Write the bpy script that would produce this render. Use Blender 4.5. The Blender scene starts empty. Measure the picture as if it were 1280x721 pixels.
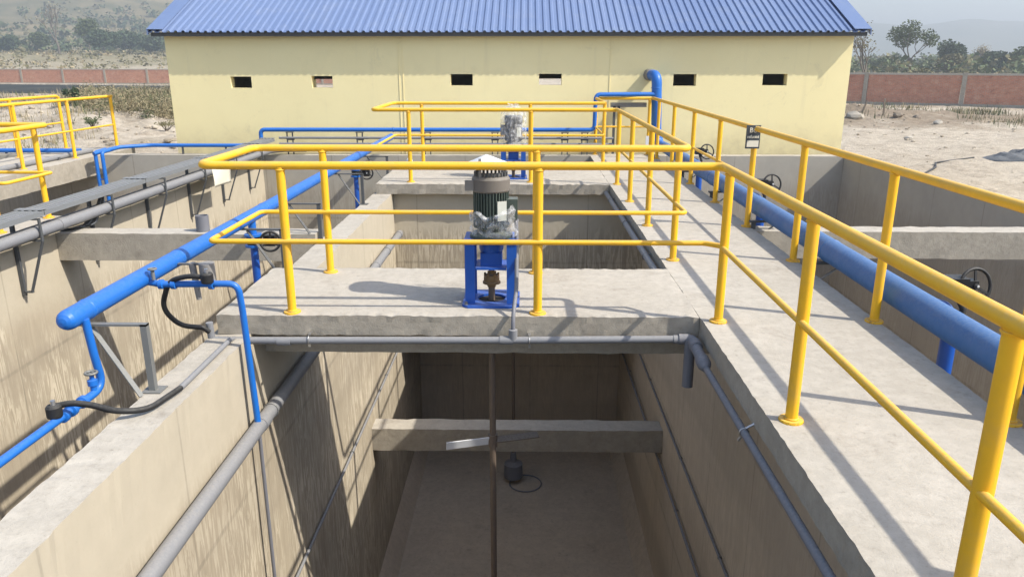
import bpy, bmesh, math, random
from math import radians as RAD, sin, cos, pi
from mathutils import Vector, Matrix, noise
random.seed(7)
S = bpy.context.scene
COL = S.collection

# ------------------------------------------------------------------ camera
cam = bpy.data.cameras.new("camera"); camo = bpy.data.objects.new("camera", cam); COL.objects.link(camo)
camo.location = (0, 0, 1.65); camo.rotation_euler = (RAD(90 - 16.67), 0, RAD(0.982))
cam.sensor_width = 36.0; cam.lens = 36.0 * 950 / 1280; cam.clip_start = 0.05; cam.clip_end = 12000
S.camera = camo
# ------------------------------------------------------------------ sky, sun, exposure
SUN_DIR = Vector((0.95, -0.33, 1.0)).normalized()          # towards the sun
W = bpy.data.worlds.new("World"); S.world = W; W.use_nodes = True
wn = W.node_tree.nodes; wl = W.node_tree.links; wn.clear()
wo = wn.new("ShaderNodeOutputWorld"); wb = wn.new("ShaderNodeBackground"); ws = wn.new("ShaderNodeTexSky")
ws.sky_type = 'NISHITA'; ws.sun_disc = False
ws.sun_elevation = math.asin(SUN_DIR.z); ws.sun_rotation = math.atan2(SUN_DIR.x, SUN_DIR.y)
ws.air_density = 1.0; ws.dust_density = 1.6; ws.ozone_density = 1.0
wb.inputs[1].default_value = 0.15
wl.new(ws.outputs[0], wb.inputs[0]); wl.new(wb.outputs[0], wo.inputs[0])
sun = bpy.data.lights.new("sun", 'SUN'); suno = bpy.data.objects.new("sun", sun); COL.objects.link(suno)
sun.energy = 3.9; sun.angle = RAD(0.6); sun.color = (1.0, 0.935, 0.825)
suno.rotation_euler = SUN_DIR.to_track_quat('Z', 'Y').to_euler(); suno.location = (20, -10, 30)
S.view_settings.view_transform = 'Standard'; S.view_settings.look = 'None'
S.view_settings.gamma = 1.0; S.view_settings.use_curve_mapping = False
S.view_settings.exposure = 0.86
S.render.engine = 'CYCLES'

# ------------------------------------------------------------------ materials
class NT:
    def __init__(s, name):
        s.m = bpy.data.materials.new(name); s.m.use_nodes = True
        s.t = s.m.node_tree; s.t.nodes.clear()
        s.out = s.n("ShaderNodeOutputMaterial"); s.b = s.n("ShaderNodeBsdfPrincipled")
        s.l(s.b.outputs[0], s.out.inputs[0]); s.geo = s.n("ShaderNodeNewGeometry")
    def n(s, k, **kw):
        x = s.t.nodes.new(k)
        for a, v in kw.items(): setattr(x, a, v)
        return x
    def l(s, a, b): s.t.links.new(a, b)
    def put(s, sock, v):
        if hasattr(v, "is_output"): s.l(v, sock)
        else: sock.default_value = v
    def pos(s, scale=(1, 1, 1), obj=False):
        mp = s.n("ShaderNodeMapping"); mp.inputs['Scale'].default_value = scale
        if obj: s.l(s.n("ShaderNodeTexCoord").outputs['Object'], mp.inputs[0])
        else: s.l(s.geo.outputs['Position'], mp.inputs[0])
        return mp.outputs[0]
    def noise(s, scale, detail=4, rough=.6, v=None, dist=0.0):
        x = s.n("ShaderNodeTexNoise"); x.inputs['Scale'].default_value = scale
        x.inputs['Detail'].default_value = detail; x.inputs['Roughness'].default_value = rough
        x.inputs['Distortion'].default_value = dist
        s.l(v if v is not None else s.pos(), x.inputs['Vector']); return x.outputs[0]
    def ramp(s, f, a, b, c0=0.0, c1=1.0):
        x = s.n("ShaderNodeMapRange"); x.clamp = True
        s.put(x.inputs[0], f); x.inputs[1].default_value = a; x.inputs[2].default_value = b
        x.inputs[3].default_value = c0; x.inputs[4].default_value = c1; return x.outputs[0]
    def math(s, op, a, b=0.0):
        x = s.n("ShaderNodeMath", operation=op); s.put(x.inputs[0], a); s.put(x.inputs[1], b); return x.outputs[0]
    def mix(s, f, a, b, mode='MIX'):
        x = s.n("ShaderNodeMix", data_type='RGBA', blend_type=mode); s.put(x.inputs[0], f)
        for i, v in ((6, a), (7, b)):
            if hasattr(v, "is_output"): s.l(v, x.inputs[i])
            else: x.inputs[i].default_value = (*v, 1) if len(v) == 3 else v
        return x.outputs[2]
    def xyz(s):
        x = s.n("ShaderNodeSeparateXYZ"); s.l(s.geo.outputs['Position'], x.inputs[0]); return x.outputs
    def bump(s, h, strength=.3, dist=.01):
        x = s.n("ShaderNodeBump"); x.inputs['Strength'].default_value = strength
        x.inputs['Distance'].default_value = dist; s.l(h, x.inputs['Height']); s.l(x.outputs[0], s.b.inputs['Normal'])
    def done(s, col, rough=.5, metal=0.0, spec=.5):
        if hasattr(col, "is_output"): s.l(col, s.b.inputs['Base Color'])
        else: s.b.inputs['Base Color'].default_value = (*col, 1)
        s.put(s.b.inputs['Roughness'], rough); s.b.inputs['Metallic'].default_value = metal
        s.b.inputs['Specular IOR Level'].default_value = spec
        return s.m

def paint(name, col, rough=.35, dust=(.5, .47, .4), dusty=.25, var=.12, metal=0.0):
    t = NT(name)
    n1 = t.noise(9, 4); n2 = t.noise(60, 3)
    c = t.mix(t.ramp(n1, .3, .75, 0, var * 2), col, tuple(x * .72 for x in col))
    nz = t.n("ShaderNodeSeparateXYZ"); t.l(t.geo.outputs['Normal'], nz.inputs[0])
    up = t.math('MULTIPLY', t.ramp(nz.outputs[2], .1, 1.0), t.ramp(n2, .35, .65, .3, 1.0))
    c = t.mix(t.math('MULTIPLY', up, dusty), c, dust)
    t.bump(n2, .05, .002)
    return t.done(c, t.ramp(n1, .3, .7, rough, rough + .2), metal, .4)

def concrete_top(name, a, b, stain=.5, rough=.9):
    t = NT(name)
    n1 = t.noise(1.3, 6, .65); n2 = t.noise(11, 6, .75); n3 = t.noise(120, 3, .7); n4 = t.noise(2.4, 9, .78, dist=.5); n5 = t.noise(22, 6, .8); n6 = t.noise(.55, 4, .6)
    c = t.mix(t.ramp(n1, .3, .7), a, b)
    c = t.mix(t.ramp(n6, .45, .7, 0, .5), c, tuple(x * .86 for x in b))
    c = t.mix(t.ramp(n2, .42, .72, 0, .42), c, tuple(x * .72 for x in b))
    c = t.mix(t.ramp(n2, .5, .3, 0, .3), c, tuple(min(1, x * 1.12) for x in a))
    c = t.mix(t.ramp(n4, .55, .72, 0, stain), c, (.20, .17, .135))
    c = t.mix(t.ramp(n5, .58, .68, 0, .45), c, (.22, .195, .16))
    c = t.mix(t.ramp(n3, .64, .72, 0, .6), c, (.12, .10, .085))
    hgt = t.math('ADD', t.math('MULTIPLY', n2, .5), t.math('ADD', t.math('MULTIPLY', n5, .5), t.math('MULTIPLY', n3, .3)))
    t.bump(hgt, .55, .010)
    return t.done(c, rough, 0, .2)

def concrete_wall(name, smooth, drip, dark, z_band=-.72, band_w=.12, seams=1.22, dstr=1.0):
    """cast tank wall: smooth rendered band at the top, rough board-marked drips of cement below"""
    t = NT(name)
    px, py, pz = t.xyz()
    n_edge = t.noise(1.6, 5, .7)
    band = t.ramp(t.math('ADD', pz, t.math('MULTIPLY', t.math('SUBTRACT', n_edge, .5), .5)), z_band - band_w, z_band + band_w)
    st = t.noise(1.0, 6, .65, t.pos((6, 6, .8)), .9)
    st2 = t.noise(1.0, 4, .6, t.pos((19, 19, 2.0)), 1.8)
    big = t.noise(.7, 6, .65); sm = t.noise(5, 6, .7); fine = t.noise(90, 3, .7); patch = t.noise(1.1, 5, .65, t.pos((1, 1, .7)))
    low = t.mix(t.ramp(st, .40, .62, 0, .75 * dstr), drip, tuple(x * .80 for x in drip))
    pm_ = t.ramp(patch, .36, .50)
    low = t.mix(t.math('MULTIPLY', t.ramp(st2, .50, .54, 0, .9 * dstr), pm_), low, tuple(min(1, x * 1.22) for x in smooth))
    low = t.mix(t.math('MULTIPLY', t.ramp(st2, .42, .38, 0, .35 * dstr), pm_), low, tuple(x * .62 for x in drip))
    low = t.mix(t.ramp(big, .45, .72, 0, .55), low, dark)
    low = t.mix(t.ramp(sm, .5, .72, 0, .35), low, dark)
    lift = t.noise(1.0, 3, .5, t.pos((.12, .12, 1.5)))
    low = t.mix(t.ramp(lift, .48, .6, 0, .35), low, tuple(x * .78 for x in dark))
    up = t.mix(t.ramp(sm, .35, .7, 0, .45), smooth, tuple(x * .8 for x in smooth))
    up = t.mix(t.ramp(big, .5, .75, 0, .35), up, tuple(x * .72 for x in smooth))
    c = t.mix(band, low, up)
    # formwork panel joints
    along = t.math('ADD', px, py)
    fr = t.math('ABSOLUTE', t.math('SUBTRACT', t.math('FRACT', t.math('DIVIDE', along, seams)), .5))
    seam = t.math('MULTIPLY', t.ramp(fr, .004, .010, 1, 0), t.ramp(n_edge, .35, .6, .15, .6))
    frz = t.math('ABSOLUTE', t.math('SUBTRACT', t.math('FRACT', t.math('DIVIDE', t.math('ADD', pz, .55), 1.22)), .5))
    seam2 = t.math('MULTIPLY', t.ramp(frz, .008, .02, 1, 0), t.ramp(sm, .4, .6, .1, .5))
    c = t.mix(t.math('MULTIPLY', t.math('MAXIMUM', seam, seam2), .6), c, (.10, .09, .075))
    c = t.mix(t.ramp(fine, .68, .75, 0, .5), c, (.12, .1, .085))
    hgt = t.math('ADD', t.math('MULTIPLY', t.math('MULTIPLY', t.math('ADD', st, st2), t.math('SUBTRACT', 1.0, band)), .5), t.math('MULTIPLY', sm, .25))
    t.bump(hgt, .4, .02)
    return t.done(c, .9, 0, .15)

M = {}
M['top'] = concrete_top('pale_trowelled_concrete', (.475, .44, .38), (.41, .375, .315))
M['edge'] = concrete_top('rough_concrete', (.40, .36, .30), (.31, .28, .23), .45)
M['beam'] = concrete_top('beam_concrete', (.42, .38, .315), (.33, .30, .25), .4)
M['wall'] = concrete_wall('tank_wall_concrete', (.46, .41, .32), (.40, .345, .26), (.33, .285, .22))
M['wallgrey'] = concrete_wall('grey_tank_wall_concrete', (.39, .365, .315), (.35, .32, .27), (.275, .25, .21), -.55, .15, dstr=.35)
M['wallshade'] = concrete_wall('shaded_tank_wall_concrete', (.50, .435, .345), (.49, .42, .33), (.39, .33, .26), -.3, .1, dstr=.4)  # copy of the wall concrete, tone lightened for tank walls standing in shade
M['floor'] = concrete_top('tank_floor_concrete', (.56, .48, .38), (.48, .405, .315), .45)
M['yellow'] = paint('yellow_enamel', (.84, .47, .014), .34, dusty=.18)
def worn_yellow(name, rust):
    t = NT(name); n1 = t.noise(4, 6, .7); n2 = t.noise(30, 6, .8); n3 = t.noise(80, 3)
    c = t.mix(t.ramp(n1, .35, .7), (.84, .47, .014), (.74, .40, .02))
    c = t.mix(t.ramp(n1, .5, .75, 0, .35), c, (.62, .42, .13))
    c = t.mix(t.ramp(n2, .74 - rust, .80 - rust, 0, .75), c, (.17, .085, .035))
    nz = t.n('ShaderNodeSeparateXYZ'); t.l(t.geo.outputs['Normal'], nz.inputs[0])
    c = t.mix(t.math('MULTIPLY', t.ramp(nz.outputs[2], .2, 1.0), t.ramp(n3, .35, .65, .1, .32)), c, (.55, .48, .36))
    t.bump(n2, .12, .003); return t.done(c, t.ramp(n1, .3, .7, .45, .68), 0, .35)
M['yellow'] = worn_yellow('yellow_enamel_worn', .0)
M['yellowbase'] = worn_yellow('yellow_enamel_rusting', .2)
M['blue'] = paint('blue_enamel', (.012, .135, .50), .3, dusty=.10)
M['bluebig'] = paint('dusty_blue_enamel', (.028, .125, .34), .42, (.34, .37, .40), .28)
M['bluedeep'] = paint('deep_blue_enamel', (.012, .085, .40), .32, dusty=.15)
M['pvc'] = paint('grey_pvc', (.20, .205, .22), .45, dusty=.22)
M['pvcdark'] = paint('dark_grey_pvc', (.16, .165, .19), .5, dusty=.25)
M['tray'] = paint('grey_tray_paint', (.18, .19, .20), .5, dusty=.15)
M['steel'] = paint('galvanised_steel', (.20, .205, .20), .5, dusty=.2, metal=.35)
M['steeldark'] = paint('dark_painted_steel', (.075, .08, .085), .5, dusty=.2)
M['black'] = paint('black_rubber', (.014, .014, .015), .5, dusty=.12)
M['iron'] = paint('black_iron', (.012, .012, .013), .4, dusty=.12)
M['chrome'] = paint('chrome', (.55, .55, .55), .25, metal=.9, dusty=.05)
M['green'] = paint('grey_green_motor_enamel', (.062, .085, .072), .4, dusty=.2)
M['grey'] = paint('grey_cast_metal', (.23, .22, .21), .55, dusty=.3)
M['greymotor'] = paint('slate_motor_enamel', (.09, .10, .11), .45, dusty=.3)
M['fan'] = paint('brown_grey_fan_cowl', (.15, .135, .12), .55, dusty=.35)
M['brass'] = paint('rusty_coupling', (.22, .13, .05), .55, metal=.3)
M['rod'] = paint('stained_steel_shaft', (.17, .13, .10), .5, metal=.3)
M['white'] = paint('white_plastic', (.72, .73, .75), .5, dusty=.1)
M['plate'] = paint('pale_name_plate', (.55, .57, .52), .4)
M['paper'] = paint('white_paper', (.72, .68, .56), .8, dusty=0, var=.03)
M['signdark'] = paint('dark_sign_board', (.055, .065, .075), .45, dusty=.12)
M['tarp'] = paint('dark_blue_tarp', (.035, .05, .075), .6)
M['wood'] = paint('weathered_wood', (.20, .16, .12), .9)

def mat_plaster():
    t = NT('yellow_plaster')
    n1 = t.noise(.5, 5); n2 = t.noise(3, 6, .7); n3 = t.noise(1.0, 5, .6, t.pos((5, 5, .4))); n4 = t.noise(70, 3)
    c = t.mix(t.ramp(n1, .35, .7), (.84, .745, .43), (.80, .70, .395))
    c = t.mix(t.ramp(n2, .55, .75, 0, .3), c, (.68, .59, .33))
    c = t.mix(t.ramp(n3, .58, .75, 0, .25), c, (.62, .54, .33))
    px, py, pz = t.xyz()
    n6 = t.noise(1.6, 7, .8, dist=.8)
    c = t.mix(t.ramp(n6, .60, .74, 0, .4), c, (.50, .44, .28))
    c = t.mix(t.math('MULTIPLY', t.ramp(pz, .55, -.3), t.ramp(n2, .3, .7)), c, (.50, .42, .26))
    t.bump(t.math('ADD', t.math('MULTIPLY', n2, .5), t.math('MULTIPLY', n4, .3)), .25, .015)
    return t.done(c, .85, 0, .2)
M['plaster'] = mat_plaster()
def mat_roof():
    t = NT('blue_corrugated_sheet')
    n1 = t.noise(.6, 5); n2 = t.noise(1, 4, .6, t.pos((7, .6, .6))); 
    c = t.mix(t.ramp(n1, .3, .7), (.13, .185, .33), (.155, .21, .35))
    c = t.mix(t.ramp(n2, .5, .8, 0, .35), c, (.20, .245, .35))
    px, py, pz = t.xyz(); wnz = t.n('ShaderNodeTexWhiteNoise', noise_dimensions='1D'); t.l(t.math('FLOOR', t.math('DIVIDE', px, .952)), wnz.inputs['W'])
    c = t.mix(t.math('MULTIPLY', wnz.outputs[0], .35), c, (.10, .15, .29))
    n3 = t.noise(2.2, 6, .75); c = t.mix(t.ramp(n3, .52, .72, 0, .3), c, (.24, .27, .33))
    return t.done(c, .45, 0, .5)
M['roof'] = mat_roof()
def mat_brick():
    t = NT('red_brick'); 
    b = t.n("ShaderNodeTexBrick"); b.inputs['Scale'].default_value = 1.0
    b.inputs['Brick Width'].default_value = .24; b.inputs['Row Height'].default_value = .08; b.inputs['Mortar Size'].default_value = .012
    b.inputs['Color1'].default_value = (.55, .20, .11, 1); b.inputs['Color2'].default_value = (.42, .15, .085, 1); b.inputs['Mortar'].default_value = (.36, .30, .25, 1)
    cx = t.n("ShaderNodeCombineXYZ"); tc = t.n("ShaderNodeTexCoord"); sp = t.n("ShaderNodeSeparateXYZ")
    t.l(tc.outputs['Object'], sp.inputs[0]); t.l(sp.outputs[0], cx.inputs[0]); t.l(sp.outputs[2], cx.inputs[1]); t.l(cx.outputs[0], b.inputs['Vector'])
    n = t.noise(.9, 7, .75); n2 = t.noise(2.6, 7, .85)
    c = t.mix(t.ramp(n, .4, .7, 0, .55), b.outputs[0], (.44, .22, .14)); c = t.mix(t.ramp(n2, .52, .66, 0, .7), c, (.55, .37, .26))
    c = t.mix(t.ramp(n2, .46, .36, 0, .6), c, (.23, .10, .07))
    t.bump(b.outputs[1], .5, .01)
    return t.done(c, .9, 0, .15)
M['brick'] = mat_brick()
def mat_ground():
    t = NT('sandy_ground'); px, py, pz = t.xyz()
    n1 = t.noise(.06, 6, .6); n2 = t.noise(.35, 7, .7); n3 = t.noise(2.2, 7, .75); n4 = t.noise(14, 4, .7); n5 = t.noise(.02, 5, .6)
    sand = t.mix(t.ramp(n2, .35, .65), (.60, .53, .425), (.51, .44, .345))
    sand = t.mix(t.ramp(n3, .46, .66, 0, .75), sand, (.33, .27, .205))
    sand = t.mix(t.math('MULTIPLY', t.ramp(px, -8, -12), t.ramp(n2, .5, .62, 0, .4)), sand, (.24, .20, .14))
    sand = t.mix(t.ramp(n4, .6, .7, 0, .4), sand, (.55, .48, .39))
    soil = t.mix(t.ramp(n3, .35, .7), (.34, .27, .20), (.23, .185, .13))
    far = t.mix(t.ramp(n2, .35, .7), (.33, .28, .18), (.20, .185, .105))
    r = t.math('ADD', py, t.math('MULTIPLY', t.math('SUBTRACT', n2, .5), 14))
    c = t.mix(t.math('MULTIPLY', t.ramp(r, 33, 37), t.ramp(r, 46, 42)), sand, soil)
    c = t.mix(t.ramp(n1, .52, .66, 0, .6), c, soil)
    rf = t.math('ADD', py, t.math('MULTIPLY', t.math('SUBTRACT', n1, .5), 90))
    c = t.mix(t.ramp(rf, 120, 190), c, far)
    hill = t.mix(t.ramp(n5, .4, .62), (.27, .215, .125), (.15, .135, .07))
    hill = t.mix(t.ramp(n1, .45, .65, 0, .7), hill, (.075, .09, .045))
    c = t.mix(t.ramp(pz, 5, 14), c, hill)
    t.bump(t.math('ADD', n3, t.math('MULTIPLY', n4, .4)), .8, .25)
    return t.done(c, .95, 0, .1)
M['ground'] = mat_ground()
def mat_hill():
    t = NT('distant_hillside'); n1 = t.noise(.004, 7, .65); n2 = t.noise(.02, 6, .7)
    c = t.mix(t.ramp(n1, .4, .62), (.15, .14, .08), (.06, .085, .045)); c = t.mix(t.ramp(n2, .5, .7, 0, .5), c, (.05, .07, .035))
    return t.done(c, .95, 0, .1)
M['hill'] = mat_hill()
def leaf_mat(name, a, b):
    t = NT(name); oi = t.n("ShaderNodeObjectInfo"); n = t.noise(.9, 4, .7)
    c = t.mix(t.ramp(n, .35, .65), a, b); return t.done(c, .7, 0, .25)
M['leaf'] = leaf_mat('dull_green_leaves', (.060, .085, .030), (.10, .125, .05))
M['leafdark'] = leaf_mat('dark_green_leaves', (.040, .066, .032), (.065, .092, .045))
M['leafolive'] = leaf_mat('olive_dry_leaves', (.13, .125, .055), (.19, .165, .08))
M['leafbright'] = leaf_mat('fresh_green_leaves', (.05, .13, .025), (.09, .19, .045))
M['straw'] = leaf_mat('dry_straw', (.27, .215, .12), (.36, .30, .18))
M['drygrass'] = leaf_mat('dry_olive_grass', (.19, .165, .095), (.29, .245, .15))
M['bark'] = leaf_mat('grey_brown_bark', (.12, .10, .08), (.18, .155, .125))
def mat_liner():
    t = NT('wet_pond_liner'); n = t.noise(1, 5, .7, t.pos((1.4, .12, 1))); n2 = t.noise(.25, 4)
    c = t.mix(t.ramp(n, .4, .7), (.03, .035, .036), (.06, .066, .062)); c = t.mix(t.ramp(n2, .5, .7, 0, .5), c, (.10, .10, .085))
    return t.done(c, .95, 0, .05)
M['liner'] = mat_liner()
def mat_film():
    m = bpy.data.materials.new('clear_plastic_film'); m.use_nodes = True; t = m.node_tree; t.nodes.clear()
    o = t.nodes.new("ShaderNodeOutputMaterial"); mx = t.nodes.new("ShaderNodeMixShader"); tr = t.nodes.new("ShaderNodeBsdfTransparent")
    p = t.nodes.new("ShaderNodeBsdfPrincipled"); p.inputs['Base Color'].default_value = (.8, .81, .83, 1); p.inputs['Roughness'].default_value = .18
    n = t.nodes.new("ShaderNodeTexNoise"); n.inputs['Scale'].default_value = 22; n.inputs['Detail'].default_value = 5
    g = t.nodes.new("ShaderNodeNewGeometry"); t.links.new(g.outputs['Position'], n.inputs['Vector'])
    r = t.nodes.new("ShaderNodeMapRange"); t.links.new(n.outputs[0], r.inputs[0])
    r.inputs[1].default_value = .35; r.inputs[2].default_value = .7; r.inputs[3].default_value = .04; r.inputs[4].default_value = .5
    bp = t.nodes.new("ShaderNodeBump"); bp.inputs['Strength'].default_value = .8; bp.inputs['Distance'].default_value = .02
    t.links.new(n.outputs[0], bp.inputs['Height']); t.links.new(bp.outputs[0], p.inputs['Normal'])
    t.links.new(r.outputs[0], mx.inputs[0]); t.links.new(tr.outputs[0], mx.inputs[1]); t.links.new(p.outputs[0], mx.inputs[2]); t.links.new(mx.outputs[0], o.inputs[0])
    return m
M['film'] = mat_film()
def mat_flat(name, c, r=.95): t = NT(name); return t.done(c, r, 0, .1)
M['dark'] = mat_flat('hole_shade', (.05, .045, .04))

# ------------------------------------------------------------------ mesh helpers
def V(*a): return Vector(a)
def fillet(pts, r, n=6):
    pts = [Vector(p) for p in pts]; out = [pts[0]]
    for i in range(1, len(pts) - 1):
        a, b, c = pts[i - 1], pts[i], pts[i + 1]; u = (a - b); w = (c - b)
        lu, lw = u.length, w.length; u.normalize(); w.normalize()
        ang = u.angle(w)
        if ang > 3.1: out.append(b); continue
        d = min(r / math.tan(ang / 2), lu * .49, lw * .49)
        p0, p1 = b + u * d, b + w * d
        for k in range(n + 1):
            t = k / n; out.append((1 - t) ** 2 * p0 + 2 * t * (1 - t) * b + t * t * p1)
    out.append(pts[-1]); return out
class MB:
    def __init__(s): s.v = []; s.f = []; s.sm = []
    def add(s, vs, fs, smooth=False):
        o = len(s.v); s.v += [tuple(x) for x in vs]; s.f += [tuple(i + o for i in f) for f in fs]; s.sm += [smooth] * len(fs); return s
    def box(s, x0, x1, y0, y1, z0, z1, rot=None, at=None):
        vs = [Vector((x, y, z)) for z in (z0, z1) for y in (y0, y1) for x in (x0, x1)]
        if rot is not None: vs = [rot @ v for v in vs]
        if at is not None: vs = [v + Vector(at) for v in vs]
        return s.add(vs, [(0, 2, 3, 1), (4, 5, 7, 6), (0, 1, 5, 4), (2, 6, 7, 3), (0, 4, 6, 2), (1, 3, 7, 5)])
    def bar(s, a, b, w, t, up=(0, 0, 1)):
        a, b = Vector(a), Vector(b); d = b - a; L = d.length; d.normalize(); up = Vector(up)
        if abs(d.dot(up)) > .98: up = Vector((0, 1, 0))
        x = d.cross(up).normalized(); z = x.cross(d)
        R = Matrix((x, d, z)).transposed()
        return s.box(-w / 2, w / 2, 0, L, -t / 2, t / 2, R, a)
    def tube(s, path, r, seg=12, cap=True):
        path = [Vector(p) for p in path]; n = len(path); rr = r if isinstance(r, (list, tuple)) else [r] * n
        tan = []
        for i in range(n):
            d = (path[min(i + 1, n - 1)] - path[max(i - 1, 0)]); tan.append(d.normalized())
        up = Vector((0, 0, 1)) if abs(tan[0].z) < .9 else Vector((0, 1, 0))
        x = tan[0].cross(up).normalized(); vs = []
        for i in range(n):
            x = (x - tan[i] * x.dot(tan[i])).normalized(); y = tan[i].cross(x)
            for k in range(seg):
                a = 2 * pi * k / seg; vs.append(path[i] + (x * cos(a) + y * sin(a)) * rr[i])
        fs = [(i * seg + k, i * seg + (k + 1) % seg, (i + 1) * seg + (k + 1) % seg, (i + 1) * seg + k) for i in range(n - 1) for k in range(seg)]
        s.add(vs, fs, True)
        if cap:
            s.add(vs[:seg], [tuple(range(seg - 1, -1, -1))]); s.add(vs[-seg:], [tuple(range(seg))])
        return s
    def lathe(s, prof, c=(0, 0, 0), axis=(0, 0, 1), seg=20, cap=True):
        a = Vector(axis).normalized(); c = Vector(c)
        return s.tube([c + a * z for r, z in prof], [max(r, .0004) for r, z in prof], seg, cap) if False else s._lathe(prof, c, a, seg)
    def _lathe(s, prof, c, a, seg):
        up = Vector((0, 0, 1)) if abs(a.z) < .9 else Vector((0, 1, 0))
        x = a.cross(up).normalized(); y = a.cross(x)
        for (r0, z0), (r1, z1) in zip(prof[:-1], prof[1:]):
            vs = []
            for r, z in ((r0, z0), (r1, z1)):
                for k in range(seg):
                    t = 2 * pi * k / seg; vs.append(c + a * z + (x * cos(t) + y * sin(t)) * max(r, .0003))
            s.add(vs, [(k, seg + k, seg + (k + 1) % seg, (k + 1) % seg) for k in range(seg)], abs(z1 - z0) > 1e-6)
        return s
    def torus(s, c, axis, R, r, seg=28, sub=8):
        a = Vector(axis).normalized(); up = Vector((0, 0, 1)) if abs(a.z) < .9 else Vector((0, 1, 0))
        x = a.cross(up).normalized(); y = a.cross(x); c = Vector(c); vs = []
        for i in range(seg):
            t = 2 * pi * i / seg; d = x * cos(t) + y * sin(t)
            for k in range(sub):
                q = 2 * pi * k / sub; vs.append(c + d * (R + r * cos(q)) + a * r * sin(q))
        fs = [(i * sub + k, i * sub + (k + 1) % sub, ((i + 1) % seg) * sub + (k + 1) % sub, ((i + 1) % seg) * sub + k) for i in range(seg) for k in range(sub)]
        return s.add(vs, fs, True)
    def build(s, name, mat, parent=None):
        me = bpy.data.meshes.new(name); me.from_pydata(s.v, [], s.f); me.polygons.foreach_set("use_smooth", s.sm)
        me.materials.append(mat if not isinstance(mat, str) else M[mat]); me.update()
        o = bpy.data.objects.new(name, me); COL.objects.link(o)
        if parent is not None: o.parent = parent; o.matrix_parent_inverse = parent.matrix_world.inverted()
        return o
def rough(x0, x1, y0, y1, z0, z1, sx=.12, sy=.12, sz=.12, amp=.007, freq=5.0):
    """a cast concrete block whose edges and faces wander slightly"""
    def ticks(a, b, st): n = max(1, int(round((b - a) / st))); return [a + (b - a) * i / n for i in range(n + 1)]
    X, Y, Z = ticks(x0, x1, sx), ticks(y0, y1, sy), ticks(z0, z1, sz); m = MB(); idx = {}
    nx, ny, nz = len(X) - 1, len(Y) - 1, len(Z) - 1
    def vid(i, j, k):
        key = (i, j, k)
        if key not in idx:
            p = Vector((X[i], Y[j], Z[k])); e = (i in (0, nx)) + (j in (0, ny)) + (k in (0, nz)); q = amp * (1.0 if e > 1 else .12)
            d = noise.noise_vector(p * freq * .6) * q * .45 + noise.noise_vector(p * freq * 3.7) * q
            idx[key] = len(m.v); m.v.append(tuple(p + d))
        return idx[key]
    nx, ny, nz = len(X) - 1, len(Y) - 1, len(Z) - 1
    for i in range(nx):
        for j in range(ny):
            m.f.append((vid(i, j, 0), vid(i, j + 1, 0), vid(i + 1, j + 1, 0), vid(i + 1, j, 0)))
            m.f.append((vid(i, j, nz), vid(i + 1, j, nz), vid(i + 1, j + 1, nz), vid(i, j + 1, nz)))
    for i in range(nx):
        for k in range(nz):
            m.f.append((vid(i, 0, k), vid(i + 1, 0, k), vid(i + 1, 0, k + 1), vid(i, 0, k + 1)))
            m.f.append((vid(i, ny, k), vid(i, ny, k + 1), vid(i + 1, ny, k + 1), vid(i + 1, ny, k)))
    for j in range(ny):
        for k in range(nz):
            m.f.append((vid(0, j, k), vid(0, j, k + 1), vid(0, j + 1, k + 1), vid(0, j + 1, k)))
            m.f.append((vid(nx, j, k), vid(nx, j + 1, k), vid(nx, j + 1, k + 1), vid(nx, j, k + 1)))
    m.sm = [False] * len(m.f); return m
def tag(o, label=None, cat=None, group=None, kind=None):
    if label: o['label'] = label
    if cat: o['category'] = cat
    if group: o['group'] = group
    if kind: o['kind'] = kind
    return o
def thing(name, loc, label, cat, group=None, rz=0.0):
    o = bpy.data.objects.new(name, None); COL.objects.link(o); o.empty_display_size = .1
    o.location = loc; o.rotation_euler = (0, 0, rz)
    o.matrix_world = Matrix.Translation(loc) @ Matrix.Rotation(rz, 4, 'Z')
    return tag(o, label, cat, group)
def local(o, parent):      # part whose mesh is already in the parent's own coordinates
    o.parent = parent; o.matrix_parent_inverse = Matrix(); return o
def copy_tree(o, parent=None):
    c = o.copy(); COL.objects.link(c)
    if parent is not None: c.parent = parent; c.matrix_parent_inverse = o.matrix_parent_inverse.copy()
    for ch in [q for q in o.children]: copy_tree(ch, c)
    return c
def two_mat(o, mat2, test):
    o.data.materials.append(M[mat2])
    for p in o.data.polygons:
        if test(p): p.material_index = 1

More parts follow.
